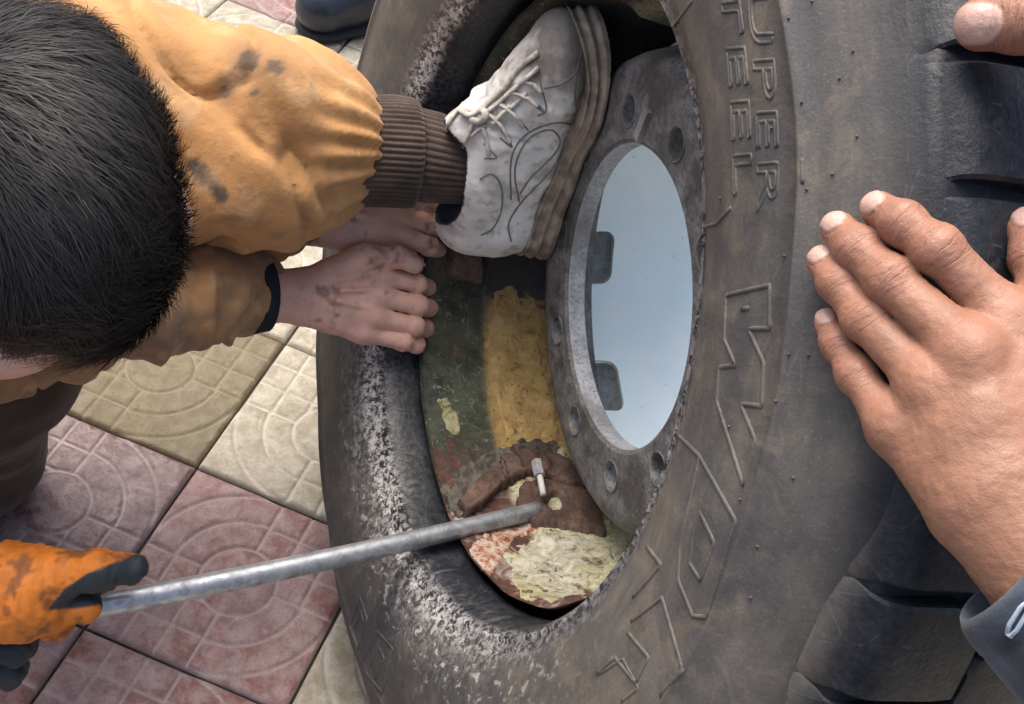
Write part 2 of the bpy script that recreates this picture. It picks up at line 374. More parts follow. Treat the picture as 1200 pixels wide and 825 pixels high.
for k in range(10):                             # worn countersink ring round each bolt hole
    a = 2 * math.pi * (k + .2) / 10; V, F = [], []
    ring = [Vector((-.0022, .168 * math.cos(a) + .0150 * math.cos(q), .168 * math.sin(a) + .0150 * math.sin(q))) for q in np.linspace(0, 2 * math.pi, 29)[:-1]]
    sweep(V, F, ring, .0011, 6, True); lobj('bolt_seat', mesh_from(V, F, 'bolt_seat'), DISC, wheel)
# barrel: outside hidden by the tyre, inside dirty green and yellow
def barrel_mat():
    m = Mat('dirty_barrel', .5, .4); n1 = m.noise(28, 7, .72, None, .9); n2 = m.noise(120, 6, .75, None, .5); n3 = m.noise(9, 5, .6); n4 = m.noise(300, 4, .7)
    ax = m.attr('ax').outputs['Fac']; an = m.attr('ang').outputs['Fac']
    green = m.mix(m.ramp(n1, [(.36, 0), (.6, 1)]), (.018, .022, .016), (.075, .085, .055))
    green = m.mix(m.ramp(n2, [(.57, 0), (.68, .8)]), green, (.30, .32, .26)); green = m.mix(m.ramp(m.noise(60, 6, .75, m.mapping((1, .3, 2.2)), .8), [(.58, 0), (.66, .6)]), green, (.20, .20, .13)); green = m.mix(m.ramp(m.noise(17, 5, .7), [(.54, 0), (.64, .75)]), green, (.10, .065, .035))
    rust = m.mix(m.ramp(n2, [(.40, 0), (.6, 1)]), (.040, .022, .018), (.13, .048, .030)); rust = m.mix(m.ramp(n1, [(.50, 0), (.62, .7)]), rust, (.42, .37, .33))
    low = m.ramp(m.math('ADD', an, m.math('MULTIPLY', m.math('SUBTRACT', n1, .5), .35)), [(.235, 1), (.275, 0)])
    band1 = m.mix(low, green, rust)
    yel = m.mix(m.ramp(n1, [(.38, 0), (.62, 1)]), (.30, .185, .055), (.43, .30, .11)); yel = m.mix(m.ramp(n4, [(.33, .85), (.43, 0)]), yel, (.06, .035, .02))
    cre = m.mix(m.ramp(n2, [(.40, 0), (.58, 1)]), (.36, .36, .17), (.58, .56, .44)); cre = m.mix(m.ramp(n4, [(.35, .7), (.46, 0)]), cre, (.12, .10, .05))
    band2 = m.mix(low, yel, cre)
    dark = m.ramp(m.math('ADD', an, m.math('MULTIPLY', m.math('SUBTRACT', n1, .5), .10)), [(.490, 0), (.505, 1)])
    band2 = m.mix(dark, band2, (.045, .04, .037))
    e = m.math('ADD', ax, m.math('MULTIPLY', m.math('SUBTRACT', n2, .5), .012))
    k = m.ramp(e, [(.112, 0), (.119, 1)])
    m.color(m.mix(k, band1, band2)); m.rough(m.ramp(n2, [(.3, .30), (.65, .75)])); m.bump(n2, .8, .004); m.bump(n4, .4, .0012); m.bump(n1, .6, .006)
    return m.m
BAR = barrel_mat()
M_TW = MW.inverted() @ MT                       # the barrel runs true with the tyre
bprof = [(.2720, .038), (.2735, .042), (.2705, .048), (.2690, .056), (.2685, .110), (.2665, .117), (.2600, .126), (.2575, .15), (.2565, .215), (.246, .222), (.246, .227), (.262, .227), (.266, .14), (.274, .11), (.278, .06)]
V, F = lathe(bprof, 180, I4, True, lambda r, x, a: (r + .0006 * math.sin(9 * a) + .0005 * math.sin(23 * a + x * 90), x)); co = np.array([tuple(v) for v in V]); V = [M_TW @ v for v in V]; bme = mesh_from(V, F, 'barrel')
setval(bme, 'ax', co[:, 0]); setval(bme, 'ang', np.arctan2(-co[:, 2], -co[:, 1]) / math.pi)
barrel = lobj('barrel', bme, BAR, wheel)
bv_b = BVHTree.FromPolygons([MW @ v for v in V], F)
def on_barrel(px, py, lift=0.0):
    h = bv_b.ray_cast(CAM, ray(px, py)); nrm = h[1] if h[1].dot(ray(px, py)) < 0 else -h[1]; return h[0] + nrm * lift, nrm
# pale blue dish behind the disc, with two hand holes
pm = Mat('pale_blue_paint', .42, .45); pn = pm.noise(170, 4, .6); pb = pm.noise(11, 5, .6)
pc_ = pm.mix(pm.ramp(pb, [(.35, 0), (.65, 1)]), (.76, .89, .91), (.86, .93, .92)); pc_ = pm.mix(pm.ramp(pn, [(.26, .9), (.31, 0)]), pc_, (.16, .17, .18)); pm.color(pc_); pm.bump(pb, .2, .003)
V, F = lathe([(.230, .058), (.238, .10), (.240, .19), (.240, .25), (.245, .25), (.245, .19), (.243, .10), (.238, .058)], 160, I4); dish = lobj('dish', mesh_from(V, F, 'dish'), pm.m, wheel)
# hand holes cut in the dish (positions found by looking through the bore)
dV = [MW @ v.co for v in dish.data.vertices]; dF = [tuple(p.vertices) for p in dish.data.polygons]; bv_d = BVHTree.FromPolygons(dV, dF)
def on_dish(px, py):
    o = CAM; d = ray(px, py); h = bv_d.ray_cast(o, d)
    for _ in range(4):
        if h[0] is None: return None
        q = MW.inverted() @ h[0]
        if (MW.inverted() @ (h[0] + d * .001)).yz.length > q.yz.length and h[0] is not None and q.yz.length < .2445: return h[0]
        h = bv_d.ray_cast(h[0] + d * .0005, d)
    return None
def rounded_box(sx, sy, sz, rr, M, bm):
    pts = []
    for cx_, cy_, a0 in ((1, 1, 0), (-1, 1, 90), (-1, -1, 180), (1, -1, 270)):
        for k in range(6): a = R(a0 + 18 * k); pts.append((cx_ * (sx - rr) + rr * math.cos(a), cy_ * (sy - rr) + rr * math.sin(a)))
    lo = [bm.verts.new(M @ Vector((x, y, -sz))) for x, y in pts]; hi = [bm.verts.new(M @ Vector((x, y, sz))) for x, y in pts]; n = len(pts)
    bm.faces.new(lo[::-1]); bm.faces.new(hi)
    for k in range(n): bm.faces.new((lo[k], lo[(k + 1) % n], hi[(k + 1) % n], hi[k]))
bmh = bmesh.new(); HOLES = []
for px, py in ((697, 302), (706, 452)):
    p = on_dish(px, py)
    if p is None: continue
    q = MW.inverted() @ p; nr = Vector((0, q.y, q.z)).normalized(); tg = Vector((1, 0, 0)); bt = nr.cross(tg)
    Mq = Matrix.Translation(q) @ Matrix((tg, bt, nr)).transposed().to_4x4(); rounded_box(.024, .030, .03, .013, Mq, bmh); HOLES.append(Mq)
hme = bpy.data.meshes.new('hc'); bmh.to_mesh(hme); hc = bpy.data.objects.new('hc', hme); C.objects.link(hc); hc.parent = wheel
apply_bool(dish, hc)
GREY = metal_dirty('grey_liner', (.20, .215, .225), (.28, .30, .31), (.13, .135, .14), (.5, .8), 30)
for Mq in HOLES:                                # the grey pocket behind each hole
    bm = bmesh.new(); rounded_box(.0265, .0325, .003, .014, Mq @ Matrix.Translation((0, 0, .016)), bm); me = bpy.data.meshes.new('pocket'); bm.to_mesh(me); lobj('pocket', me, GREY, wheel)
# rust scale, bracket plates, valve
def poly_sd(x, y, poly):                        # signed distance to a polygon in photo pixels (positive inside)
    d = np.full(x.shape, 1e9); ins = np.zeros(x.shape, bool)
    for (ax_, ay_), (bx_, by_) in zip(poly, poly[1:] + poly[:1]):
        ex_, ey_ = bx_ - ax_, by_ - ay_; t = np.clip(((x - ax_) * ex_ + (y - ay_) * ey_) / (ex_ ** 2 + ey_ ** 2), 0, 1); d = np.minimum(d, np.hypot(x - ax_ - t * ex_, y - ay_ - t * ey_))
        c = ((ay_ > y) != (by_ > y)) & (x < ex_ * (y - ay_) / (by_ - ay_ + 1e-12) + ax_); ins ^= c
    return np.where(ins, d, -d)
def patch(name, poly, lift, mat, rag=3.0, hole=None, step=2.0, rough=.0012, edge=2.2, seed=1, parent=None):
    xs = np.arange(min(p[0] for p in poly) - 4, max(p[0] for p in poly) + 5, step); ys = np.arange(min(p[1] for p in poly) - 4, max(p[1] for p in poly) + 5, step)
    X, Y = np.meshgrid(xs, ys, indexing='ij'); sd_ = poly_sd(X, Y, poly); P3 = np.stack([X.ravel(), Y.ravel(), np.zeros(X.size)], 1)
    sd_ = sd_ + rag * fbm(P3 / 9.0, 3, seed).reshape(X.shape); hgt = rough * fbm(P3 / 7.0, 4, seed + 5).reshape(X.shape) + .6 * rough * fbm(P3 / 22.0, 2, seed + 9).reshape(X.shape)
    if hole is not None: sd_ = np.minimum(sd_, np.hypot(X - hole[0], (Y - hole[1]) * .85) - hole[2])
    k = np.clip((sd_ + edge * .5) / edge, 0, 1); k = k * k * (3 - 2 * k); V, id_ = [], {}
    for i in range(len(xs)):
        for j in range(len(ys)):
            if sd_[i, j] > -edge:
                h = bv_b.ray_cast(CAM, ray(xs[i], ys[j]))
                if h[0] is None: continue
                nrm = h[1] if h[1].dot(ray(xs[i], ys[j])) < 0 else -h[1]; id_[i, j] = len(V); V.append(h[0] + nrm * (k[i, j] * (lift + hgt[i, j]) - .0012))
    F = [(id_[i, j], id_[i, j + 1], id_[i + 1, j + 1], id_[i + 1, j]) for (i, j) in id_ if all(q in id_ for q in ((i + 1, j), (i, j + 1), (i + 1, j + 1)))]
    return obj(name, mesh_from(V, F, name), mat, parent or wheel)
OLDY = Mat('yellow_primer', .62, .35); yf = OLDY.noise(55, 7, .75, None, .7); yg = OLDY.noise(210, 4, .7)
OLDY.color(OLDY.mix(OLDY.ramp(yg, [(.33, .95), (.41, 0)]), OLDY.ramp(yf, [(.30, (.10, .055, .03)), (.40, (.30, .19, .07)), (.55, (.42, .285, .10)), (.70, (.46, .37, .22))]), (.05, .03, .02))); OLDY.bump(yf, .8, .004); OLDY.bump(yg, .4, .001)
patch('primer_patch', [(574, 372), (580, 340), (600, 336), (606, 352), (624, 350), (632, 372), (636, 410), (644, 450), (652, 490), (656, 516), (622, 508), (596, 514), (584, 490), (577, 450), (571, 410)], .0022, OLDY, 3.5, rough=.0006, seed=3)
PAINT = Mat('flaking_paint', .6, .3); pf = PAINT.noise(110, 7, .8, None, .6)
PAINT.color(PAINT.ramp(pf, [(.34, (.06, .025, .02)), (.43, (.26, .07, .03)), (.52, (.40, .32, .25)), (.7, (.52, .50, .46))])); PAINT.bump(pf, .8, .002)
patch('paint_flake', [(546, 644), (575, 622), (617, 600), (632, 606), (632, 622), (604, 634), (585, 655), (572, 676), (558, 662)], .0020, PAINT, 3.5, rough=.0006, seed=4)
SCALE = Mat('cream_scale', .7, .3); sf = SCALE.noise(75, 7, .75, None, .7); sg = SCALE.noise(16, 4, .6)
SCALE.color(SCALE.mix(SCALE.ramp(sg, [(.42, 0), (.58, 1)]), SCALE.ramp(sf, [(.36, (.08, .07, .04)), (.46, (.34, .32, .24)), (.62, (.52, .50, .42))]), SCALE.ramp(sf, [(.36, (.10, .08, .04)), (.46, (.30, .29, .15)), (.65, (.44, .42, .25))]))); SCALE.bump(sf, .8, .003)
patch('scale_patch', [(590, 652), (612, 640), (636, 620), (690, 632), (722, 646), (706, 676), (684, 698), (640, 706), (612, 702), (600, 680)], .0018, SCALE, 4, rough=.0005, seed=6)
GRIME = metal_dirty('dark_grime', (.030, .028, .024), (.085, .075, .060), (.13, .12, .10), (.3, .7), 70)
patch('grime_ridge', [(520, 590), (538, 552), (580, 528), (600, 520), (650, 520), (668, 545), (600, 560), (560, 590), (536, 610)], .005, GRIME, 5, rough=.0018, seed=8)
patch('paint_flake', [(514, 470), (524, 466), (534, 486), (540, 508), (530, 512), (520, 492)], .004, SCALE, 2, rough=.002, seed=9)
patch('bracket_web', [(534, 594), (548, 576), (598, 534), (608, 545), (614, 560), (586, 574), (562, 598), (545, 608)], .014, RUST, 1.5, rough=.0010, edge=3, seed=11)
patch('bracket_strip', [(598, 528), (640, 532), (684, 558), (692, 580), (660, 574), (640, 562), (612, 556)], .012, RUST, 1.8, rough=.0014, edge=3, seed=12)
patch('bracket_plate', [(612, 566), (640, 564), (692, 580), (702, 604), (708, 628), (684, 624), (640, 616), (624, 618), (606, 598)], .009, RUST, 1.5, hole=(650, 592, 9), rough=.0010, edge=3, seed=13)
patch('rust_lug', [(527, 290), (562, 289), (560, 332), (523, 324)], .016, RUST, 1.2, rough=.0012, edge=3, seed=14)
V, F = [], []; p0, n0 = on_barrel(622, 556, .022); p1, n1 = on_barrel(632, 596, .020)
sweep(V, F, [p0, p0.lerp(p1, .45)], .0062, 6); valve = obj('valve_stem', mesh_from(V, F, 'valve_stem', False), EDGE, wheel)
V, F = [], []; sweep(V, F, [p0.lerp(p1, .4), p1], .0034, 10); wm = Mat('white_plastic', .5); wm.color((.55, .55, .53)); o_ = obj('valve_tube', mesh_from(V, F, 'valve_tube'), wm, valve); o_.matrix_parent_inverse = Matrix()
# locating key on the disc face
a = R(20); M_ = Matrix.Translation((-.0035, .158 * math.cos(a), .158 * math.sin(a))) @ Matrix.Rotation(a + .5, 4, 'X'); bm = bmesh.new(); rounded_box(.003, .016, .0045, .001, M_, bm)
me = bpy.data.meshes.new('key_block'); bm.to_mesh(me); lobj('key_block', me, EDGE, wheel)

# ---------------------------------------------------------------- lettering and marks moulded on the tyre
iMT = MT.inverted()
def ridge(paths, name, rad, lift=-.0005, n=8):
    rad *= 1.45
    V, F = [], []
    for P in paths:
        closed = (P[0] == P[-1]) and len(P) > 2
        Q = P[:-1] if closed else P
        S = []
        for a, b in zip(Q, Q[1:] + ([Q[0]] if closed else [])):
            m = max(1, int(math.hypot(a[0] - b[0], a[1] - b[1]) / 5))
            S += [(a[0] + (b[0] - a[0]) * k / m, a[1] + (b[1] - a[1]) * k / m) for k in range(m)]
        if not closed: S.append(Q[-1])
        W = [on_tyre(x, y, lift) for x, y in S]; W = [iMT @ p for p in W if p is not None]
        if len(W) > 1: sweep(V, F, W, rad, n, closed)
    me = mesh_from(V, F, name); tyre_attrs(me); return lobj(name, me, RUB, tyre)
# big block letters
ridge([[(851, 346), (902, 334), (902, 385), (877, 385), (895, 425), (893, 476), (868, 473), (885, 515), (871, 568), (840, 470), (843, 430), (862, 428), (849, 398), (851, 346)],
       [(869, 362), (878, 361)]], 'moulded_letter', .0011)
ridge([[(790, 505), (820, 535), (862, 610), (828, 723), (812, 722), (795, 680), (797, 640), (820, 535)], [(820, 600), (837, 636), (821, 680), (808, 660), (812, 630), (820, 600)]], 'moulded_letter', .0011)
ridge([[(740, 728), (776, 700), (800, 785), (774, 815)], [(735, 740), (760, 770), (745, 800), (720, 770)], [(700, 790), (720, 770)], [(742, 700), (775, 662), (758, 640)]], 'moulded_letter', .0011)
ridge([[(702, 790), (730, 772), (748, 806), (728, 822)]], 'moulded_letter', .0009)
ridge([[(410, 735), (422, 700), (430, 725), (420, 760), (410, 735)], [(416, 735), (423, 715), (426, 730)]], 'moulded_badge', .0011)
ridge([[(426, 775), (442, 740), (460, 760), (448, 812), (430, 790), (426, 775)], [(434, 780), (444, 757), (450, 772), (440, 795)]], 'moulded_badge', .0011)
# two rows of outlined words
def words(txt, px0, py0, px1, py1, hpx):        # baseline from point 0 to point 1 in the photo, cap height toward +x
    cu = bpy.data.curves.new(txt, 'FONT'); cu.body = txt; cu.fill_mode = 'NONE'; cu.size = 1; cu.space_character = 1.12; cu.resolution_u = 3
    ob = bpy.data.objects.new('tmp', cu); C.objects.link(ob); bpy.context.view_layer.update()
    me = bpy.data.meshes.new_from_object(ob.evaluated_get(bpy.context.evaluated_depsgraph_get())); bpy.data.objects.remove(ob)
    xs = [v.co.x for v in me.vertices]; x0, x1 = min(xs), max(xs); nb = {}
    for e in me.edges:
        a, b = e.vertices; nb.setdefault(a, []).append(b); nb.setdefault(b, []).append(a)
    done = set(); loops = []
    for s in nb:
        if s in done: continue
        L = [s]; done.add(s); cur = s
        while True:
            nx = [q for q in nb[cur] if q not in done]
            if not nx: break
            cur = nx[0]; done.add(cur); L.append(cur)
        if len(L) > 3: loops.append([me.vertices[i].co.copy() for i in L])
    d = Vector((px1 - px0, py1 - py0)); u = d.normalized(); pv = Vector((-u.y, u.x)) if -u.y > 0 else Vector((u.y, -u.x))
    paths = []
    for L in loops:
        P = []
        for c in L:
            t = (c.x - x0) / (x1 - x0); q = Vector((px0, py0)) + d * t + pv * (c.y / .73 * hpx) + pv * (BOW * math.sin(math.pi * t)); P.append((q.x, q.y))
        P.append(P[0]); paths.append(P)
    return paths
BOW = 6
ridge(words('SUPER', 868, -68, 888, 248, 26), 'moulded_word', .0009)
ridge(words('STEEL', 834, -78, 860, 228, 23), 'moulded_word', .0009)
# rubber spews and small ribs
V, F = [], []
for px, py in ((952, 2), (924, 22), (906, 40), (946, 222), (976, 204), (984, 92), (924, 415), (948, 416), (905, 150), (910, 470), (868, 585), (1005, 160), (888, 640), (855, 500), (940, 120), (845, 232), (920, 300), (880, 700), (930, 560), (1000, 60)):
    p = on_tyre(px, py, -.001); q = on_tyre(px, py, .0012)
    if p is not None: sweep(V, F, [iMT @ p, iMT @ q], .0008, 6)
me = mesh_from(V, F, 'rubber_spews'); tyre_attrs(me); tag(lobj('rubber_spews', me, RUB, tyre), kind='stuff')
for rp in ([(820, 268), (840, 262), (857, 243)], [(940, 185), (941, 215)], [(790, 30), (812, 0)]): ridge([rp], 'casting_rib', .0010)
# ---------------------------------------------------------------- implicit-surface modelling for bodies and cloth
def smin(a, b, k):
    if k <= 0: return np.minimum(a, b)
    h = np.clip(.5 + .5 * (b - a) / k, 0, 1); return b + (a - b) * h - k * h * (1 - h)
class Field:
    def __init__(s, lo, hi, h):
        s.lo = np.array(lo, np.float32); s.h = h; s.n = np.ceil((np.array(hi) - s.lo) / h).astype(int) + 1
        s.d = np.full(s.n, .05, np.float32)
    def sub(s, lo, hi, pad=.03):
        a = np.maximum(np.floor((np.array(lo) - pad - s.lo) / s.h).astype(int), 0); b = np.minimum(np.ceil((np.array(hi) + pad - s.lo) / s.h).astype(int) + 1, s.n)
        if (b <= a).any(): return None
        sl = tuple(slice(x, y) for x, y in zip(a, b))
        ax = [s.lo[k] + s.h * np.arange(a[k], b[k], dtype=np.float32) for k in range(3)]
        return sl, np.meshgrid(*ax, indexing='ij')
    def cone(s, a, b, ra, rb, k=.004, fl=None):  # tapered capsule; fl = (direction, factor) flattens across a direction
        a = np.array(a, np.float32); b = np.array(b, np.float32); rm = max(ra, rb)
        q = s.sub(np.minimum(a, b) - rm, np.maximum(a, b) + rm)
        if q is None: return
        sl, (X, Y, Z) = q; X = X - a[0]; Y = Y - a[1]; Z = Z - a[2]; e = b - a; L2 = float(e @ e) + 1e-12
        t = np.clip((X * e[0] + Y * e[1] + Z * e[2]) / L2, 0, 1); X = X - t * e[0]; Y = Y - t * e[1]; Z = Z - t * e[2]
        if fl is not None:
            dv = np.array(fl[0], np.float32); dv = dv / np.linalg.norm(dv); w_ = X * dv[0] + Y * dv[1] + Z * dv[2]
            m = np.sqrt(np.maximum(X * X + Y * Y + Z * Z - w_ * w_ + (w_ * fl[1]) ** 2, 0)); d = m - (ra + (rb - ra) * t)
        else: d = np.sqrt(X * X + Y * Y + Z * Z) - (ra + (rb - ra) * t)
        s.d[sl] = smin(s.d[sl], d, k)
    def ell(s, c, axes, rad, k=.006):            # ellipsoid, axes = 3 unit vectors
        c = np.array(c, np.float32); rm = max(rad); q = s.sub(c - rm, c + rm)
        if q is None: return
        sl, (X, Y, Z) = q; X = X - c[0]; Y = Y - c[1]; Z = Z - c[2]; k0 = 0; k1 = 0
        for v, r in zip(axes, rad):
            w_ = X * v[0] + Y * v[1] + Z * v[2]; k0 = k0 + (w_ / r) ** 2; k1 = k1 + (w_ / r ** 2) ** 2
        k0 = np.sqrt(k0); d = k0 * (k0 - 1) / np.sqrt(k1 + 1e-9); s.d[sl] = smin(s.d[sl], d, k)
    def groove(s, a, b, depth, wd):
        a = np.array(a, np.float32); b = np.array(b, np.float32); q = s.sub(np.minimum(a, b), np.maximum(a, b), wd * 3)
        if q is None: return
        sl, (X, Y, Z) = q; e = b - a; t = np.clip(((X - a[0]) * e[0] + (Y - a[1]) * e[1] + (Z - a[2]) * e[2]) / (float(e @ e) + 1e-12), 0, 1)
        d2 = (X - a[0] - t * e[0]) ** 2 + (Y - a[1] - t * e[1]) ** 2 + (Z - a[2] - t * e[2]) ** 2; s.d[sl] += depth * np.exp(-d2 / wd ** 2)
    def join(s, o, k): s.d = smin(s.d, o.d, k)
    def mesh(s):                                 # surface nets
        D = s.d; n = D.shape; sg = D < 0
        c = sg[:-1, :-1, :-1].astype(np.int8)
        for dx in (0, 1):
            for dy in (0, 1):
                for dz in (0, 1):
                    if dx + dy + dz: c = c + sg[dx:n[0] - 1 + dx, dy:n[1] - 1 + dy, dz:n[2] - 1 + dz]
        act = (c > 0) & (c < 8); I = np.argwhere(act); idx = np.full(act.shape, -1, np.int64); idx[act] = np.arange(len(I))
        acc = np.zeros((len(I), 3)); cnt = np.zeros(len(I))
        cor = {(x, y, z): D[I[:, 0] + x, I[:, 1] + y, I[:, 2] + z] for x in (0, 1) for y in (0, 1) for z in (0, 1)}
        for ax in range(3):
            for u in (0, 1):
                for v in (0, 1):
                    p0 = [0, 0, 0]; o = [k for k in range(3) if k != ax]; p0[o[0]] = u; p0[o[1]] = v; p1 = list(p0); p1[ax] = 1
                    a, b = cor[tuple(p0)], cor[tuple(p1)]; m = (a < 0) != (b < 0); t = np.where(m, a / np.where(m, a - b, 1), 0)
                    q = np.zeros((len(I), 3)); q[:, o[0]] = u; q[:, o[1]] = v; q[:, ax] = t; acc += q * m[:, None]; cnt += m
        V = s.lo + (I + acc / cnt[:, None]) * s.h; F = []
        for ax in range(3):
            o = [k for k in range(3) if k != ax]
            sl0 = [slice(1, n[k] - 1) for k in range(3)]; sl0[ax] = slice(0, n[ax] - 1); sl1 = list(sl0); sl1[ax] = slice(1, n[ax])
            A, Bv = sg[tuple(sl0)], sg[tuple(sl1)]; E = np.argwhere(A != Bv)
            if not len(E): continue
            off = np.array([1, 1, 1]); off[ax] = 0; E2 = E + off; inside = A[tuple(E.T)]
            def g(du, dv):
                q = E2.copy(); q[:, o[0]] += du; q[:, o[1]] += dv; return idx[tuple(q.T)]
            q = np.stack([g(-1, -1), g(0, -1), g(0, 0), g(-1, 0)], 1)
            flip = inside if ax != 1 else ~inside
            q[~flip] = q[~flip][:, ::-1]; F.append(q)
        return V.astype(np.float64), np.concatenate(F)
def np_normals(V, F):
    fn = np.cross(V[F[:, 2]] - V[F[:, 0]], V[F[:, 3]] - V[F[:, 1]]); N_ = np.zeros_like(V)
    for k in range(4): np.add.at(N_, F[:, k], fn)
    return N_ / (np.linalg.norm(N_, axis=1)[:, None] + 1e-12)
def np_mesh(V, F, name, attrs=None, cols=None):
    me = bpy.data.meshes.new(name); nv, nf = len(V), len(F); me.vertices.add(nv); me.vertices.foreach_set('co', V.astype(np.float32).ravel())
    me.loops.add(nf * 4); me.loops.foreach_set('vertex_index', F.astype(np.int32).ravel()); me.polygons.add(nf)
    me.polygons.foreach_set('loop_start', np.arange(0, nf * 4, 4, dtype=np.int32)); me.update(calc_edges=True)
    me.polygons.foreach_set('use_smooth', np.ones(nf, bool))
    for k, v in (attrs or {}).items(): setval(me, k, v)
    for k, v in (cols or {}).items():
        if k == 'fu': me.attributes.new('fu', 'FLOAT_VECTOR', 'POINT').data.foreach_set('vector', v.astype(np.float32).ravel())
        else: setcol(me, k, v)
    return me
def bbox(pts, pad): P = np.array([tuple(p) for p in pts]); return P.min(0) - pad, P.max(0) + pad
def seg_d(P, a, b):
    a = np.array(a); e = np.array(b) - a; t = np.clip(((P - a) @ e) / (e @ e + 1e-12), 0, 1); return np.linalg.norm(P - a - t[:, None] * e, axis=1), t
class Acc:                                       # joins several closed surfaces into one mesh
    def __init__(s): s.V, s.F, s.A, s.n = [], [], {}, 0
    def add(s, V, F, **attrs):
        for k, v in attrs.items(): s.A.setdefault(k, []).append(np.asarray(v))
        s.V.append(V); s.F.append(F + s.n); s.n += len(V)
    def build(s, name): return np_mesh(np.concatenate(s.V), np.concatenate(s.F), name, {k: np.concatenate(v) for k, v in s.A.items() if v[0].ndim == 1}, {k: np.concatenate(v) for k, v in s.A.items() if v[0].ndim == 2})

# a hand from joint positions: fingers = list of (points base..tip, radii), all world space
def hand(acc, wrist, fore, fingers, thumb, wr_r, fo_r, dorsal, h=.001, palm_r=.0135, flat=1.5, skin=None, knuck=.0015, veins=(), extra=None, web=.009, dirt=None, nails=True):
    allp = [wrist, fore] + [p for f_ in fingers for p in f_[0]] + list(thumb[0]); lo, hi = bbox(allp, .035)
    G0 = Field(lo, hi, h); dn = np.array(dorsal.normalized())
    mc = [f_[0][0] for f_ in fingers]
    G0.cone(fore, wrist, fo_r, wr_r, .01, (dn, 1.22))
    for j, m in enumerate(mc):
        base = wrist.lerp(m, .18) + (m - sum(mc, Vector()) / len(mc)) * .25
        G0.cone(base, m, palm_r * .98, fingers[j][1][0] * 1.06, .016)
    for a, b in zip(mc, mc[1:]): G0.cone(wrist.lerp(a, .55), wrist.lerp(b, .55), palm_r, palm_r, .012); G0.cone(a.lerp(wrist, .12), b.lerp(wrist, .12), palm_r * .80, palm_r * .80, .008)
    tc_, tr_ = thumb
    G0.cone(wrist.lerp(mc[0], .22), tc_[0], palm_r * 1.0, tr_[0], .014); G0.cone(tc_[0], tc_[1], tr_[0], tr_[1], .012); G0.cone(wrist.lerp(mc[0], .45), tc_[1].lerp(tc_[0], .3), palm_r * .8, palm_r * .75, .014)
    for j, m in enumerate(mc): G0.ell(np.array(m) + dn * (fingers[j][1][0] * .40), [dn, np.cross(dn, [.3, .5, .8]) / np.linalg.norm(np.cross(dn, [.3, .5, .8])), np.cross(dn, np.cross(dn, [.3, .5, .8])) / np.linalg.norm(np.cross(dn, [.3, .5, .8]))], [.0075 + knuck, .0085, .0085], .009)
    FF = Field(lo, hi, h)
    for P, rr in fingers + [(tc_[1:], tr_[1:])]:
        f_ = Field(lo, hi, h); m = len(P)
        for j in range(m - 1):
            f_.cone(P[j], P[j + 1], rr[j], rr[j + 1], .005)
            if 0 < j:
                e1 = np.array((P[j + 1] - P[j - 1]).normalized()); e3 = np.cross(dn, e1); ln = np.linalg.norm(e3)
                if ln > .25: e3 = e3 / ln; e2 = np.cross(e1, e3); f_.ell(np.array(P[j]) + dn * .0006, [e2, e1, e3], [rr[j] * 1.02, rr[j] * 1.0, rr[j] * 1.05], .004)
        FF.d = smin(FF.d, f_.d, .0012)
    G0.join(FF, web)
    for a, b, r in veins: G0.cone(a, b, r, r * .8, .004)
    if extra: extra(G0)
    V, F = G0.mesh(); Nn = np_normals(V, F)
    wrk = np.zeros(len(V)); fu = np.zeros((len(V), 3)); nail = np.zeros(len(V)); red = np.zeros(len(V)); best = np.full(len(V), 9.)
    for P, rr in fingers + [(tc_[1:], tr_[1:])]:
        m = len(P); cum = 0
        for j in range(m - 1):
            d, t = seg_d(V, P[j], P[j + 1]); L = (P[j + 1] - P[j]).length; up = d < best; best = np.where(up, d, best)
            side = np.cross(dn, np.array((P[j + 1] - P[j]).normalized())); fu[up, 0] = (cum + t[up] * L); fu[up, 1] = (V[up] - np.array(P[j])) @ side; cum += L
            near = np.exp(-(np.linalg.norm(V - np.array(P[j]), axis=1) / (rr[j] * 1.15)) ** 2) * (Nn @ dn > .05)
            if j > 0: wrk = np.maximum(wrk, near); red = np.maximum(red, near)
            else: red = np.maximum(red, .8 * near); wrk = np.maximum(wrk, .35 * near)
        red = np.maximum(red, .75 * np.exp(-(np.linalg.norm(V - np.array(P[-1]), axis=1) / .012) ** 2))
        if nails:
            ax = np.array((P[-1] - P[-2]).normalized()); dl = dn - ax * (dn @ ax); dl /= np.linalg.norm(dl); sd_ = np.cross(dl, ax); r = rr[-1]
            own = seg_d(V, P[-2], P[-1])[0] < r * 1.3; c = np.array(P[-1]) + ax * r * .18; q = V - c; u, v, w_ = q @ ax, q @ sd_, q @ dl
            e = (np.abs(u / (r * .86)) ** 2.6 + np.abs(v / (r * .74)) ** 2.6); w_ = np.where(own, w_, -1); k = np.clip((1.25 - e) / .35, 0, 1) * (w_ > r * .12); nail = np.maximum(nail, k)
            V = V + dl * (np.clip((1.15 - e) / .2, 0, 1) * (w_ > r * .12) * .0005 - .0006 * np.exp(-((e - 1.35) / .25) ** 2) * (w_ > r * .12))[:, None]
    Vn = V / .004; V = V + Nn * (.00022 * fbm(Vn, 3, 3))[:, None]
    base = np.array(skin[0])[None] * np.ones((len(V), 1)); mott = fbm(V / .018, 4, 7); base = base * (1 + .10 * mott[:, None])
    base = base * (1 - red[:, None] * .55) + np.array(skin[1])[None] * red[:, None] * .55
    if dirt is not None:
        dk = np.clip((.8 * fbm(V / .008, 5, 19) + .75 * fbm(V / .04, 2, 5) - dirt[0]) * 1.1, 0, 1) * dirt[1]; dk = np.maximum(dk, wrk * .45 * np.clip(fbm(V / .006, 3, 2) + .5, 0, 1))
        base = base * (1 - dk[:, None]) + np.array((.055, .042, .036)) * dk[:, None]
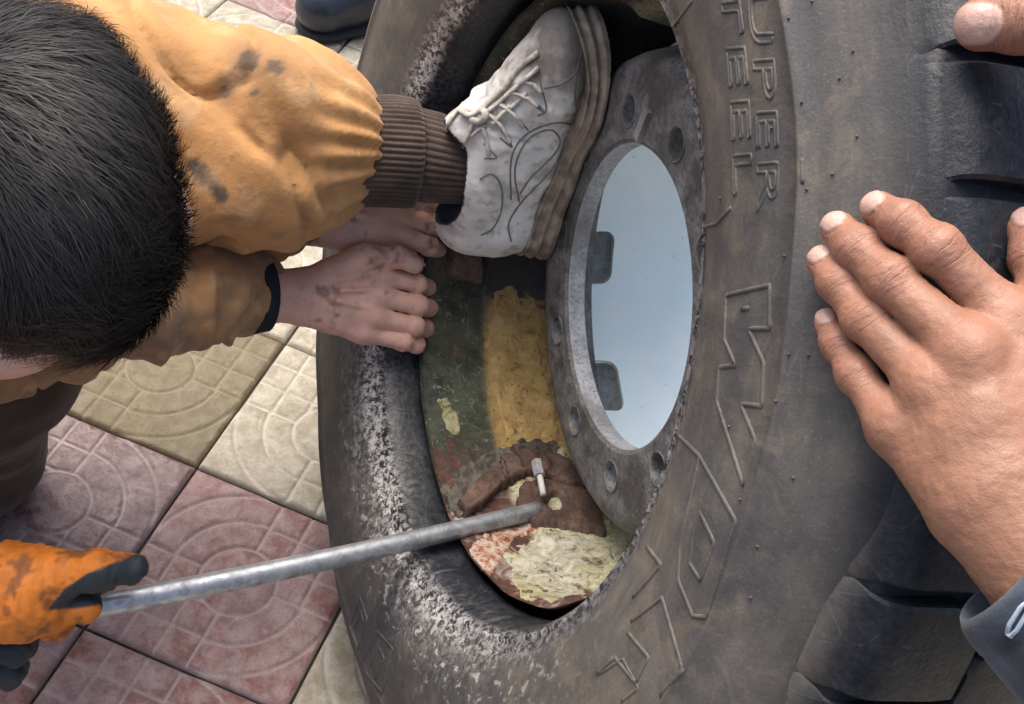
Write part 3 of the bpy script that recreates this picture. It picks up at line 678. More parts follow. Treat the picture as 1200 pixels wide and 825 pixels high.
    base = base * (1 - nail[:, None]) + np.array(skin[2]) * nail[:, None]
    acc.add(V, F, col=base, wr=wrk, nail=nail, fu=fu)
def skin_mat(name, rough=.48):
    m = Mat(name, rough, .42); at_ = m.attr('col'); m.color(at_.outputs['Color'])
    m.b.inputs['Subsurface Weight'].default_value = .22; m.b.inputs['Subsurface Radius'].default_value = (.9, .35, .2); m.b.inputs['Subsurface Scale'].default_value = .004
    fu = m.attr('fu').outputs['Vector']; mp = N(m.t, 'ShaderNodeMapping'); mp.inputs['Scale'].default_value = (1, .18, .2); m.l(fu, mp.inputs['Vector'])
    lines = m.noise(520, 3, .55, mp.outputs[0], .5); wr = m.attr('wr').outputs['Fac']
    m.bump(m.math('MULTIPLY', m.ramp(lines, [(.36, 0), (.52, 1)]), wr), .85, .0012)
    pore = m.voro(950, 'F1'); m.bump(pore, .22, .0005); m.bump(m.noise(260, 4, .6, None, .8), .25, .0010)
    m.rough(m.math('SUBTRACT', m.ramp(m.noise(90, 4), [(.3, rough - .08), (.7, rough + .12)]), m.math('MULTIPLY', m.attr('nail').outputs['Fac'], .18)))
    return m.m
# ---------------------------------------------------------------- the person holding the tyre up (hands from the right)
SK2 = skin_mat('tan_skin')
TAN = ((.305, .155, .098), (.37, .15, .11), (.52, .34, .28))
def P_(px, py, lift):
    d = ray(px, py); h = bv_t.ray_cast(CAM, d); c = max(.35, abs(h[1].dot(d))); return h[0] - d * (lift / c)
def lugl(px): return .013 if px > 1085 else 0
holder = root('person', at(1330, 560, .6), 'person at the tread side steadying the tyre with spread bare hands, blue cuff', 'person')
acc2 = Acc()
def fing(spec, rr): return ([P_(x, y, l) for x, y, l in spec], rr)
idx = fing([(1182, 378, .030), (1098, 292, .0195), (1058, 262, .0145), (1029, 244, .0095)], [.0120, .0105, .0097, .0084])
mid = fing([(1136, 412, .031), (1042, 328, .020), (1004, 291, .0145), (982, 268, .0095)], [.0120, .0106, .0098, .0087])
rin = fing([(1090, 452, .028), (1013, 373, .0185), (982, 330, .0135), (964, 306, .0088)], [.0113, .0098, .0090, .0079])
pin = fing([(1047, 499, .025), (1003, 438, .0165), (983, 402, .0115), (970, 377, .0075)], [.0102, .0086, .0078, .0068])
wr2 = P_(1172, 590, .055); fo2 = at(1330, 760, (wr2 - CAM).dot(c2w((0, 0, -1))) - .03)
dep = lambda p: (p - CAM).dot(c2w((0, 0, -1)))

dmc = dep(idx[0][0])
th2 = ([at(1215, 440, dmc - .005), at(1232, 360, dmc + .0), at(1218, 300, dmc + .012), at(1207, 268, dmc + .022)], [.016, .0128, .012, .0105])
dors = (CAM - mid[0][0]).normalized() + tz * .25
hand(acc2, wr2, fo2, [idx, mid, rin, pin], th2, .0285, .036, dors, h=.00095, palm_r=.0145, skin=TAN)
# the other hand: only its thumb reaches into view
t0 = at(1148, 28, .565); d0 = dep(P_(1148, 28, .024)); 
def T_(x, y, dd): return at(x, y, d0 + dd)
thb = ([T_(1345, 60, -.035), T_(1262, 32, -.02), T_(1195, 26, -.006), T_(1150, 28, .0)], [.0165, .0135, .0128, .0122])
def Q_(x, y, l):
    h = bv_t.ray_cast(CAM, ray(x, y)); return P_(x, y, l) if h[0] is not None else T_(x, y, -.02)
f4 = [([Q_(1395 - 4 * k, -52 - 46 * k, .040), Q_(1318 - 8 * k, -90 - 48 * k, .034), Q_(1278 - 8 * k, -112 - 50 * k, .030), Q_(1250 - 6 * k, -128 - 52 * k, .026)], [.012, .011, .010, .0088]) for k in range(4)]
wr3, fo3 = T_(1500, 50, -.045), T_(1680, 130, -.07)
hand(acc2, wr3, fo3, f4, thb, .0285, .036, (CAM - T_(1195, 26, 0)).normalized(), h=.0011, palm_r=.0145, skin=TAN)
obj('body', acc2.build('body'), SK2, holder)
# ---------------------------------------------------------------- blue cuff of the holder
def cloth_mat(name, rough=.85, weave=1800, wv=.25, sheen=.15):
    m = Mat(name, rough, .2); m.color(m.attr('col').outputs['Color']); m.b.inputs['Sheen Weight'].default_value = sheen
    m.bump(m.noise(weave, 2, .5), wv, .0005); m.bump(m.noise(120, 5, .6), .3, .003); m.bump(m.noise(34, 5, .55, None, .4), .22, .010); return m.m
CLOTH = cloth_mat('worn_cotton')
def ax_frame(a, b, upv):
    t = (b - a).normalized(); s = t.cross(upv).normalized(); return t, s, s.cross(t)
rings = [(-.004, .044), (0, .0462), (.004, .0470), (.012, .0472), (.0125, .0465), (.016, .0470), (.03, .0475), (.06, .049), (.12, .053), (.22, .058), (.34, .064), (.48, .072), (.50, .04), (.50, .001)]
inn = [(.495, .001), (.20, .054), (.03, .0440), (-.003, .0425)]; prof_ = rings + inn; L = len(prof_); ns = 96
def make_cuff(wr_, fo_, gap):
    V, F = [], []; c0 = wr_ + (fo_ - wr_).normalized() * gap; t_, s_, u_ = ax_frame(c0, fo_, (CAM - c0).normalized())
    for i in range(ns):
        a = 2 * math.pi * i / ns
        for (x, r) in prof_:
            rr = r * (1 + .03 * math.sin(3 * a + 1 + x * 30) + .012 * math.sin(7 * a + x * 60)); V.append(c0 + t_ * (x + .004 * math.sin(2 * a)) + s_ * (rr * math.cos(a)) + u_ * (rr * .86 * math.sin(a)))
    for i in range(ns):
        j = (i + 1) % ns
        for k in range(L): F.append((i * L + k, i * L + (k + 1) % L, j * L + (k + 1) % L, j * L + k))
    sme = mesh_from(V, F, 'jacket_cuff'); vv = np.array([tuple(v) for v in V]); nz = fbm(vv / .012, 4, 2)
    setcol(sme, 'col', np.clip(np.array((.040, .054, .076))[None] * (1 + .5 * nz[:, None]) + .006, .01, 1)); return obj('jacket_cuff', sme, CLOTH, holder), V, F
make_cuff(wr3, fo3, .03); cuff, V, F = make_cuff(wr2, fo2, .030)
STI = Mat('pale_thread', .7); STI.color((.42, .50, .60))
def stitch(name, path, rad, mat, parent, sub=True, n=6):
    V, F = [], []; sweep(V, F, path, rad, n); o = obj(name, mesh_from(V, F, name), mat, parent)
    if sub: o.matrix_parent_inverse = Matrix()
    return o
cu_bv = BVHTree.FromPolygons(V, F); bh = [(1180, 742), (1183, 732), (1196, 712), (1202, 706), (1206, 714), (1192, 738), (1184, 746), (1180, 742)]
pth = []
for x, y in bh:
    h = cu_bv.ray_cast(CAM, ray(x, y))
    if h[0] is not None: pth.append(h[0] - ray(x, y) * .0008)
if len(pth) > 2: stitch('buttonhole', pth, .0010, STI, cuff)

# ---------------------------------------------------------------- the man at the wheel: hands, sleeves, head, leg, shoe
SK1 = skin_mat('weathered_skin', .5)
WEA = ((.62, .375, .295), (.62, .30, .24), (.46, .33, .27))
man = root('person', at(-250, 420, 1.0) * 1, 'crouching dark-haired person in stained orange coveralls gripping the tyre bead, one foot braced inside', 'person')
acc1 = Acc()
# lower hand (back of the hand up, thumb along its top)
def chain(pts, rr): return ([at(*p) for p in pts], rr)
fA = [chain([(446, 322, 1.178), (488, 333, 1.194), (500, 337, 1.226), (500, 341, 1.246)], [.0110, .0103, .0095, .0083]),
      chain([(444, 347, 1.173), (490, 358, 1.190), (502, 361, 1.224), (500, 363, 1.248)], [.0112, .0105, .0097, .0086]),
      chain([(438, 371, 1.173), (486, 382, 1.190), (498, 385, 1.222), (498, 386, 1.244)], [.0108, .0101, .0093, .0081]),
      chain([(426, 389, 1.176), (472, 400, 1.188), (488, 404, 1.204), (484, 405, 1.226)], [.0104, .0095, .0085, .0076])]
tA = chain([(388, 322, 1.155), (428, 300, 1.160), (464, 301, 1.168), (486, 311, 1.176)], [.0150, .0115, .0105, .0090])
wA, oA = at(345, 346, 1.150), at(250, 348, 1.103)
dA = (CAM - at(420, 340, 1.15)).normalized()
vein = [(at(395, 352, 1.1385), at(435, 362, 1.160), .0026), (at(400, 340, 1.1375), at(440, 340, 1.160), .0024), (at(385, 360, 1.141), at(425, 380, 1.164), .0024), (at(398, 326, 1.139), at(440, 320, 1.164), .0022)]
hand(acc1, wA, oA, fA, tA, .0275, .031, dA, h=.0011, palm_r=.0155, skin=WEA, knuck=.003, dirt=(.34, .6), veins=vein)
# upper hand, partly under the knee
fB = [chain([(470, 232, 1.192), (512, 243, 1.208), (520, 248, 1.236), (512, 250, 1.256)], [.0110, .0103, .0095, .0083]),
      chain([(465, 250, 1.188), (510, 264, 1.204), (520, 268, 1.236), (512, 272, 1.258)], [.0112, .0105, .0097, .0086]),
      chain([(456, 268, 1.186), (503, 288, 1.202), (514, 293, 1.228), (506, 297, 1.252)], [.0110, .0104, .0096, .0086]),
      chain([(444, 282, 1.190), (478, 302, 1.206), (492, 310, 1.226), (490, 313, 1.246)], [.0104, .0094, .0085, .0076])]
tB = chain([(430, 226, 1.190), (462, 218, 1.204), (494, 222, 1.216), (512, 228, 1.230)], [.0140, .0115, .0105, .0095])
wB, oB = at(398, 262, 1.176), at(318, 250, 1.165)
veinB = [(at(418, 250, 1.157), at(452, 260, 1.172), .0026), (at(414, 262, 1.158), at(446, 276, 1.172), .0026), (at(424, 240, 1.16), at(462, 243, 1.175), .0024)]
hand(acc1, wB, oB, fB, tB, .0270, .030, (CAM - at(440, 260, 1.18)).normalized(), h=.0011, palm_r=.0150, skin=WEA, knuck=.003, dirt=(.30, .65), veins=veinB)
# head, neck, arms and trunk under the clothes (coarser)
hc_ = at(58, 214, .735); ex, ey, ez = c2w((.97, .24, 0)), c2w((-.24, .97, 0)), c2w((0, 0, 1))
hd = Field(*bbox([at(-420, 700, .9), at(420, -150, .9), at(60, 196, .5), at(-420, 330, 1.25)], .02), .006)
hd.ell(hc_, [ex, ey, ez], [.076, .117, .094], .01)
hd.ell(hc_ - ey * .015 - ez * .095 - ex * .02, [ex, ey, ez], [.056, .070, .065], .02)                     # face turned down
hd.ell(hc_ - ey * .085 - ez * .125 - ex * .022, [ex, ey, ez], [.013, .016, .018], .012)                   # nose
hd.ell(hc_ - ey * .103 - ez * .020 - ex * .058, [ex, ey, ez], [.034, .016, .026], .010)                   # brow and cheek
for sx in (-1, 1): hd.ell(hc_ + ex * (.050 * sx) - ez * .105 - ey * .015, [ex, ey, ez], [.010, .028, .020], .006)   # ears
neck = hc_ - ex * .11 - ez * .06 + ey * .02; hd.cone(hc_ - ez * .04 - ex * .02, neck, .055, .058, .03)
sh1, sh2 = at(-150, 40, .83), at(-170, 400, .83); hip = at(-420, 260, 1.12)
hd.cone(neck, (sh1 + sh2) / 2, .06, .085, .03); hd.cone(sh1, sh2, .06, .06, .03); hd.cone((sh1 + sh2) / 2, hip, .10, .12, .04)
el1 = at(120, 140, .99); el2 = at(40, 372, .99)
hd.cone(sh2, el2, .045, .036, .02); hd.cone(el2, oA, .032, .028, .01); hd.cone(sh1, el1, .045, .036, .02); hd.cone(el1, oB, .036, .030, .01)
Vh, Fh = hd.mesh(); acc1.add(Vh, Fh, col=np.array(WEA[0])[None] * (1 + .08 * fbm(Vh / .02, 3, 1)[:, None]), wr=np.zeros(len(Vh)), nail=np.zeros(len(Vh)), fu=np.zeros((len(Vh), 3)))
body1 = obj('body', acc1.build('body'), SK1, man)
# hair
HAIR = Mat('black_hair', .52, .4); HAIR.color((.016, .014, .014))
def hair_mesh(n):
    V, F = [], []; exn, eyn, ezn = np.array(ex), np.array(ey), np.array(ez); c = np.array(hc_); rad = np.array((.0775, .1185, .0955))
    crown = np.array((-.30, .45, .84)); crown /= np.linalg.norm(crown); k = 0; r_ = np.random.default_rng(9)
    while k < n:
        q = r_.normal(size=3); q /= np.linalg.norm(q)
        if q[2] < -.62 - .2 * r_.random() or (q[0] < -.12 and q[1] < -.84 + .08 * r_.random() and q[2] < .20 + .1 * r_.random()): continue
        base = q * rad; tdir = q - crown * (q @ crown); tdir = tdir - q * (tdir @ q); sw = np.cross(q, crown)
        cl = np.sin(q * 9.0 + np.array((0, 2, 4))); tdir = tdir / (np.linalg.norm(tdir) + .15) + .45 * sw + .35 * r_.normal(size=3) * .5 + .22 * cl
        tdir = tdir - q * (tdir @ q); tdir /= np.linalg.norm(tdir) + 1e-6
        L = r_.uniform(.022, .042); P = []; p = base.copy(); lift = r_.uniform(.18, .55); m = 5
        for j in range(m + 1):
            P.append(p.copy()); nn = p / rad; nn /= np.linalg.norm(nn)
            step = tdir * (1 - .1 * j) + nn * lift * (1 - j / m * 1.25) + r_.normal(size=3) * .07; step /= np.linalg.norm(step); p = p + step * (L / m)
            w_ = np.linalg.norm(p / (rad + .001))
            if w_ < 1: p = p / w_
            tdir = tdir - nn * (tdir @ nn); tdir /= np.linalg.norm(tdir) + 1e-6
        b = len(V); sd_ = np.cross(tdir, nn); wd = r_.uniform(.00028, .00048)
        for j, p in enumerate(P):
            ww = wd * (1 - .75 * j / m); 
            for sgn in (-1, 1):
                z = p + sd_ * ww * sgn; V.append(c + exn * z[0] + eyn * z[1] + ezn * z[2])
        for j in range(m): F.append((b + 2 * j, b + 2 * j + 1, b + 2 * j + 3, b + 2 * j + 2))
        k += 1
    return V, F
V, F = hair_mesh(17000); cap_ = Field(*bbox([hc_], .14), .004); cap_.ell(hc_, [ex, ey, ez], [.0773, .1183, .0953], .001); Vc, Fc = cap_.mesh()
q = (Vc - np.array(hc_)); keep = ((q @ np.array(ez)) > -.060) & ~(((q @ np.array(ey)) < -.100) & ((q @ np.array(ez)) < .018) & ((q @ np.array(ex)) < -.012)); Fc = Fc[keep[Fc].all(1)]
hair = obj('hair', np_mesh(np.concatenate([np.array(V), Vc]), np.concatenate([np.array(F), Fc + len(V)]), 'hair'), HAIR.m, man)

# shoe frame (toe up, sole against the wheel disc)
sl = (wy * .200 + wz * .202).normalized(); su = -wx; ss_ = sl.cross(su); ss_ = ss_ if ss_.dot(wz) > 0 else -ss_
SO = wc - wx * .004 + wy * .041 - wz * .193 - ss_ * .034 - sl * .006
MS = Matrix((sl, ss_, su)).transposed().to_4x4(); MS = Matrix.Translation(SO) @ MS
def S(l, s, u): return MS @ Vector((l, s, u))
# coveralls
ank = S(.086, 0, .125) + c2w((0, .026, 0))
def lg(dx, dy=0, dz=0): return ank - wx * dx + c2w((0, dy, 0)) + c2w((0, 0, dz))
gar = Field(*bbox([at(-470, 700, 1.1), at(-470, -150, .8), lg(.10), at(350, -60, .95), at(60, 196, .9)], .11), .0042)
gar.cone(lg(.130, .006), lg(.175, .008), .070, .086, .02); gar.cone(lg(.17, .010), lg(.28, .018), .087, .092, .03); gar.cone(lg(.28, .020), lg(.40, .034), .093, .098, .03); gar.cone(lg(.40, .028), lg(.52, .05), .103, .105, .03)
knee = lg(.52, .05); gar.cone(knee, hip, .10, .125, .05)
gar.ell(lg(.31, .078, -.01), [wx, wy, wz], [.06, .040, .06], .03); gar.ell(lg(.165, .055, .0), [wx, wy, wz], [.030, .034, .055], .02)
gar.cone(el1, sh1, .06, .078, .03); gar.cone(oB, el1, .038, .055, .02)
gar.cone((sh1 + sh2) / 2 - ez * .02, hip, .125, .15, .06); gar.cone(sh1, sh2, .075, .075, .05)
V1_, F1_ = gar.mesh()
slv = Field(*bbox([at(320, 345, 1.14), el2, sh2], .10), .0032)
slv.cone(at(276, 344, 1.122), at(246, 347, 1.10), .0450, .0480, .008); slv.cone(at(240, 349, 1.095), at(185, 352, 1.06), .0465, .048, .006); slv.cone(at(185, 352, 1.06), el2, .048, .052, .03); slv.cone(el2, sh2, .053, .075, .04)
V2_, F2_ = slv.mesh(); gar_n = len(V1_)
Vg, Fg = np.concatenate([V1_, V2_]), np.concatenate([F1_, F2_ + gar_n])
Ng = np_normals(Vg, Fg)
lx = np.array(wx); la = np.array(ank); U_ = (Vg - la) @ lx
W3 = np.stack([U_ * 6.5 + (Vg @ np.array(wy)) * 5, (Vg @ np.array(wy)) * 3 - U_ * 2, (Vg @ np.array(wz)) * 3.5], 1)
ax2 = np.array((at(318, 345, 1.12) - el2).normalized()); arm = np.arange(len(Vg)) >= gar_n
W3a = np.stack([(Vg @ ax2) * 24, (Vg @ np.array(wy)) * 9, (Vg @ np.array(wz)) * 9], 1)
fold = 1 - np.abs(fbm(W3, 3, 11)) * 1.6; fold = np.clip(fold, -1, 1); f2 = fbm(W3 * 2.3 + 3, 3, 4); fa = 1 - np.abs(fbm(W3a, 2, 31)) * 1.7
cre = np.clip(1 - np.abs(fbm(W3 * 1.9 + 7, 3, 51)) * 3.2, 0, 1) ** 2; cra = np.clip(1 - np.abs(fbm(W3a * 1.1 + 5, 2, 17)) * 3, 0, 1) ** 2
disp = np.where(arm, -.006 * cra, -.009 * cre) + np.where(arm, .0080 * fa + .003 * f2, .020 * fold + .0030 * f2)
nearhem = np.clip((-U_ - .10) / .05, 0, 1); disp = disp * np.where(arm, 1, .35 + .65 * nearhem)
ang_ = np.arctan2((Vg - la) @ np.array(wy), (Vg - la) @ np.array(wz)); disp = disp + np.where(arm, 0, .0035 * np.sin(ang_ * 17 + 2 * np.sin(ang_ * 3)) * np.exp(-((-U_ - .10) / .035) ** 2))
Vg = Vg + Ng * disp[:, None]
gbv = BVHTree.FromPolygons([Vector(v) for v in Vg], [tuple(f_) for f_ in Fg]); hit = lambda x, y: (gbv.ray_cast(CAM, ray(x, y))[0] or at(x, y, 1.0))
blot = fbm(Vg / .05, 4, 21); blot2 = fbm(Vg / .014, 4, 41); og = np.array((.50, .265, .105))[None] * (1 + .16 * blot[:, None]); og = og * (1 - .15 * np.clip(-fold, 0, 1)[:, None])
dk = np.clip((blot + .35 * blot2 - .25) * 1.1, 0, 1) * .5; stain = np.clip((blot2 + .6 * fbm(Vg / .03, 3, 77) - .85) * 2, 0, 1) * .4
for px, py, rr in ((266, 107, .011), (298, 108, .008), (322, 77, .016), (290, 70, .020), (262, 98, .006)):
    h = np.linalg.norm(Vg - np.array(hit(px, py)), axis=1); stain = np.maximum(stain, .7 * np.exp(-(h / rr) ** 2 * (1 + .5 * blot2)))
d_, _ = seg_d(Vg, hit(228, 194), hit(260, 230)); stain = np.maximum(stain, .95 * np.clip(1.5 - d_ / .008 - .4 * np.abs(blot2), 0, 1))
armd = np.where(arm, np.clip(.66 + .5 * blot + .3 * blot2, 0, .9), 0); mixk = np.maximum(np.maximum(dk, stain), armd)
dirtc = np.where(arm[:, None], np.array((.20, .13, .085))[None], np.array((.16, .115, .075))[None]); og = og * (1 - mixk[:, None]) + dirtc * mixk[:, None]
og = np.where((stain > .55)[:, None] & ~arm[:, None], og * .45 + np.array((.02, .03, .035)) * .5, og)
pale = np.clip((fbm(Vg / .022, 4, 63) - .45) * 3, 0, 1)[:, None] * .35; og = og * (1 - pale) + np.array((.60, .42, .24)) * pale
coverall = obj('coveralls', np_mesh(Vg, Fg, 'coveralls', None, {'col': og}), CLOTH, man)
# dark cuff lining at the wrist
BLK = Mat('black_knit', .9, .2); BLK.color((.018, .022, .030)); BLK.bump(BLK.noise(900, 3), .5, .001)
V, F = [], []; pa, pb_ = at(296, 345, 1.130), at(312, 345, 1.138); sweep(V, F, [pa, pb_, pb_ + (pb_ - pa) * .12, pa + (pb_ - pa) * .6], [.0405, .0385, .0350, .033], 40); o = obj('cuff_lining', mesh_from(V, F, 'cuff_lining'), BLK.m, man)
# brown trouser of the other leg, knee on the ground
bl = Field(*bbox([at(-160, 380, 1.0), at(-20, 640, 1.35), hip], .12), .006); kd = 1.0
while at(-38, 525, kd).z > .078: kd += .002
k2 = at(-38, 525, kd); bl.cone(k2, at(-32, 405, kd - .14), .074, .092, .03); bl.cone(at(-32, 405, kd - .14), hip, .092, .12, .05); kb = k2 - wx * .36; kb.z = .07; bl.cone(k2, kb, .070, .055, .03)
Vb, Fb = bl.mesh(); Nb = np_normals(Vb, Fb); Vb = Vb + Nb * (.008 * (1 - np.abs(fbm(Vb / .09, 3, 8))))[:, None]
obj('trouser_leg', np_mesh(Vb, Fb, 'trouser_leg', None, {'col': np.array((.060, .040, .027))[None] * (1 + .2 * fbm(Vb / .03, 3, 6)[:, None])}), CLOTH, man)
# sock: ribbed brown knit in two tiers
def ribbed(p0, p1, prof, ribs, amp, fl=.94, n=336):
    t, s, u = ax_frame(p0, p1, wz); L_ = (p1 - p0).length; V, F = [], []; K = len(prof)
    for i in range(n):
        a = 2 * math.pi * i / n; rib = amp * (abs(math.sin(ribs * a / 2)) - .6)
        for (x, r, k) in prof:
            bend = .004 * math.sin(x * 40 + a) ; V.append(p0 + t * (x * L_) + s * ((r + rib * k + bend * .25) * math.cos(a)) + u * ((r + rib * k) * fl * math.sin(a)))
    for i in range(n):
        j = (i + 1) % n
        for k in range(K - 1): F.append((i * K + k, j * K + k, j * K + k + 1, i * K + k + 1))
    return V, F
KNIT = Mat('brown_knit', .95, .15); kn = KNIT.noise(500, 3); KNIT.color(KNIT.mix(KNIT.ramp(KNIT.noise(35, 4), [(.35, 0), (.65, 1)]), (.050, .036, .030), (.095, .068, .055))); KNIT.bump(kn, .6, .001); KNIT.b.inputs['Sheen Weight'].default_value = .25
s0, s1 = lg(.125, .002), lg(.028, 0.0)
V, F = ribbed(s0, s1, [(0, .050, .4), (.06, .052, 1), (.3, .0535, 1), (.45, .0545, 1), (.47, .0535, .6), (.5, .054, 1), (.75, .055, 1), (.94, .0545, 1), (1.0, .0530, .5), (1.01, .049, .2)], 58, .0026)
sock = obj('sock', mesh_from(V, F, 'sock'), KNIT.m, man)
V, F = ribbed(lg(.035), S(.100, 0, .060), [(0, .0465, .7), (.25, .0455, 1), (.55, .0400, 1), (1, .036, 1)], 40, .0022, .88); o = obj('sock_foot', mesh_from(V, F, 'sock_foot'), KNIT.m, sock); o.matrix_parent_inverse = Matrix()
# sneaker
shoe = obj('sneaker', bpy.data.meshes.new('sneaker'), None, man)
LEA = Mat('dirty_white_leather', .55, .35); LEA.color(LEA.attr('col').outputs['Color']); LEA.bump(LEA.noise(700, 3), .25, .0006); LEA.bump(LEA.noise(90, 5, .65), .3, .002)
def spart(name, me, mat): o = obj(name, me, mat, shoe); o.matrix_parent_inverse = Matrix(); return o
fu_ = Field((-.02, -.07, -.01), (.30, .07, .175), .0018); X3 = np.eye(3)
up = fu_
up.ell((.045, 0, .060), X3, (.047, .039, .054), .01); up.ell((.088, 0, .088), X3, (.074, .046, .032), .012); up.cone((.045, 0, .052), (.13, 0, .050), .038, .041, .02, ((0, 1, 0), 1.0)); up.cone((.13, 0, .050), (.205, .002, .044), .041, .040, .02); up.ell((.222, .003, .042), X3, (.064, .046, .030), .014)
up.cone((.11, 0, .094), (.165, 0, .074), .036, .033, .02); up.cone((.165, 0, .074), (.215, 0, .052), .032, .027, .02); up.ell((.030, 0, .090), X3, (.026, .033, .030), .015); up.cone((.150, 0, .118), (.165, 0, .092), .018, .024, .012)
g = np.meshgrid(*[up.lo[k] + up.h * np.arange(up.n[k]) for k in range(3)], indexing='ij')
hole = np.sqrt(((g[0] - .096) / .060) ** 2 + (g[1] / .039) ** 2 + ((g[2] - .134) / .058) ** 2) - 1; up.d = np.maximum(up.d, -hole * .03); up.d = np.maximum(up.d, -(g[2] - .012))
Vl, Fl = up.mesh(); Nl = np_normals(Vl, Fl); q = Vl
lin = np.sqrt(((q[:, 0] - .096) / .060) ** 2 + (q[:, 1] / .039) ** 2 + ((q[:, 2] - .134) / .058) ** 2) < 1.05
wrk = np.exp(-((q[:, 0] - .19) / .03) ** 2); Vl = Vl + Nl * (.0012 * fbm(Vl / .02, 3, 2) + .0022 * wrk * (1 - np.abs(fbm(np.stack([Vl[:, 0] / .012, Vl[:, 1] / .05, Vl[:, 2] / .05], 1), 2, 5)) * 2))[:, None]
bs = np.array((.72, .70, .66))[None] * (1 + .06 * fbm(Vl / .02, 3, 9)[:, None])
dd = np.clip(.55 * fbm(Vl / .022, 5, 3) + 1.4 * np.clip((q[:, 0] - .205) / .07, 0, 1) + .55 * np.clip((.045 - q[:, 2]) / .04, 0, 1) - .12, 0, .88)
bs = bs * (1 - dd[:, None]) + np.array((.155, .135, .108)) * dd[:, None]; fine_ = np.clip((fbm(Vl / .006, 4, 15) - .35) * .8, 0, .4)[:, None]; bs = bs * (1 - fine_) + np.array((.12, .10, .08)) * fine_
bs[lin] = (.022, .026, .045)
tow = lambda A_: np.array([tuple(S(*p)) for p in A_])
Vw = tow(Vl); flipw = MS.to_3x3().determinant() < 0; Fw = Fl[:, ::-1] if flipw else Fl
shoe.data = np_mesh(Vw, Fw, 'sneaker', None, {'col': bs}); shoe.data.materials.append(LEA.m)
bv_s = BVHTree.FromPolygons([Vector(v) for v in Vw], [tuple(f_) for f_ in Fw])
so = Field((-.02, -.075, -.012), (.315, .075, .05), .0013); g = np.meshgrid(*[so.lo[k] + so.h * np.arange(so.n[k]) for k in range(3)], indexing='ij')
def c2d(a, b, ra, rb):
    ex_, ey_ = b[0] - a[0], b[1] - a[1]; t = np.clip(((g[0] - a[0]) * ex_ + (g[1] - a[1]) * ey_) / (ex_ ** 2 + ey_ ** 2), 0, 1); return np.hypot(g[0] - a[0] - t * ex_, g[1] - a[1] - t * ey_) - (ra + (rb - ra) * t)
d2 = smin(smin(c2d((.038, 0), (.12, 0), .040, .037), c2d((.12, 0), (.205, .002), .037, .049), .02), c2d((.205, .002), (.250, .003), .049, .037), .02)
ht = .030 - .010 * np.clip((g[0] - .06) / .12, 0, 1) + .010 * np.clip((g[0] - .235) / .05, 0, 1); lift_ = .012 * np.clip((g[0] - .23) / .06, 0, 1) ** 2
lay = (g[2] - lift_) / ht; d2 = d2 + .0016 * np.cos(lay * 2 * math.pi * 2.6) * (lay > .1) - .003 * np.clip(1 - lay * 3, 0, 1) + .0028 * np.clip((lay - .55) * 2, 0, 1)
so.d = smin(d2.astype(np.float32), np.float32(-1) * np.ones_like(d2, np.float32), 0) * 0 + np.maximum(d2, np.maximum(g[2] - lift_ - ht, -(g[2] - lift_))).astype(np.float32)
Vs, Fs = so.mesh(); bsol = np.array((.36, .30, .225))[None] * (1 + .22 * fbm(Vs / .02, 4, 5)[:, None]); dks = np.clip(fbm(Vs / .012, 4, 6) * .8 + .15, 0, .7)[:, None]; bsol = bsol * (1 - dks) + np.array((.14, .115, .09)) * dks
spart('sole', np_mesh(tow(Vs), Fs[:, ::-1] if flipw else Fs, 'sole', None, {'col': bsol}), LEA.m)
SEAM = Mat('grey_seam', .8, .2); SEAM.color((.20, .19, .165)); LACE = Mat('cream_lace', .85, .2); LACE.color(LACE.ramp(LACE.noise(160, 4), [(.35, (.34, .31, .25)), (.6, (.60, .57, .50))])); LACE.bump(LACE.noise(900, 3), .6, .001)
def on_shoe(px, py, lift, fb=None):
    h = bv_s.ray_cast(CAM, ray(px, py))
    if h[0] is None: return at(px, py, fb) if fb else None
    return h[0] - ray(px, py) * lift
def smooth2(pts, n=6): return [(v.x, v.y) for v in spline([Vector((x, y, 0)) for x, y in pts], n)]
def seam(pts, rad=.0011, lift=-.0003, name='seam', mat=SEAM):
    P = [on_shoe(x, y, lift) for x, y in smooth2(pts)]; P = [p for p in P if p is not None]; best, cur = [], []
    for p in P:
        if cur and (p - cur[-1]).length > .02: best = max(best, cur, key=len); cur = []
        cur.append(p)
    best = max(best, cur, key=len)
    if len(best) > 2: V, F = [], []; sweep(V, F, best, rad, 6); spart(name, mesh_from(V, F, name), mat if not isinstance(mat, Mat) else mat.m)
z1 = lambda x, y: (560 + x / 4.12, 120 + y / 4.12); z2 = lambda x, y: (520 + x / 5.45, y / 5.45); z3 = lambda x, y: (380 + x / 2.75, y / 2.75)
seam([z1(*p) for p in ((160, 470), (158, 300), (185, 210), (240, 150), (330, 108), (400, 98), (460, 112))])
seam([z1(*p) for p in ((200, 480), (178, 340), (205, 235), (260, 165), (350, 132), (395, 180), (375, 240), (310, 310), (250, 370), (205, 440))])
seam([z1(*p) for p in ((440, 170), (350, 330), (220, 470), (150, 580), (160, 670))]); seam([z1(*p) for p in ((10, 370), (60, 345), (100, 375), (118, 440), (110, 530), (70, 610), (15, 640))])
seam([z2(*p) for p in ((905, 140), (900, 230), (862, 400), (842, 520), (838, 640), (860, 780))]); seam([z2(*p) for p in ((860, 450), (760, 530), (640, 562))]); seam([z2(*p) for p in ((612, 470), (625, 560), (655, 700), (600, 740))])
for e in (((30, 200), (90, 265), (30, 270)), ((110, 130), (165, 215), (105, 170)), ((170, 60), (245, 135), (190, 75)), ((255, 0), (325, 50), (290, 10))): seam([z1(*p) for p in e], .0010)
dsh = dep(S(.12, .03, .10))
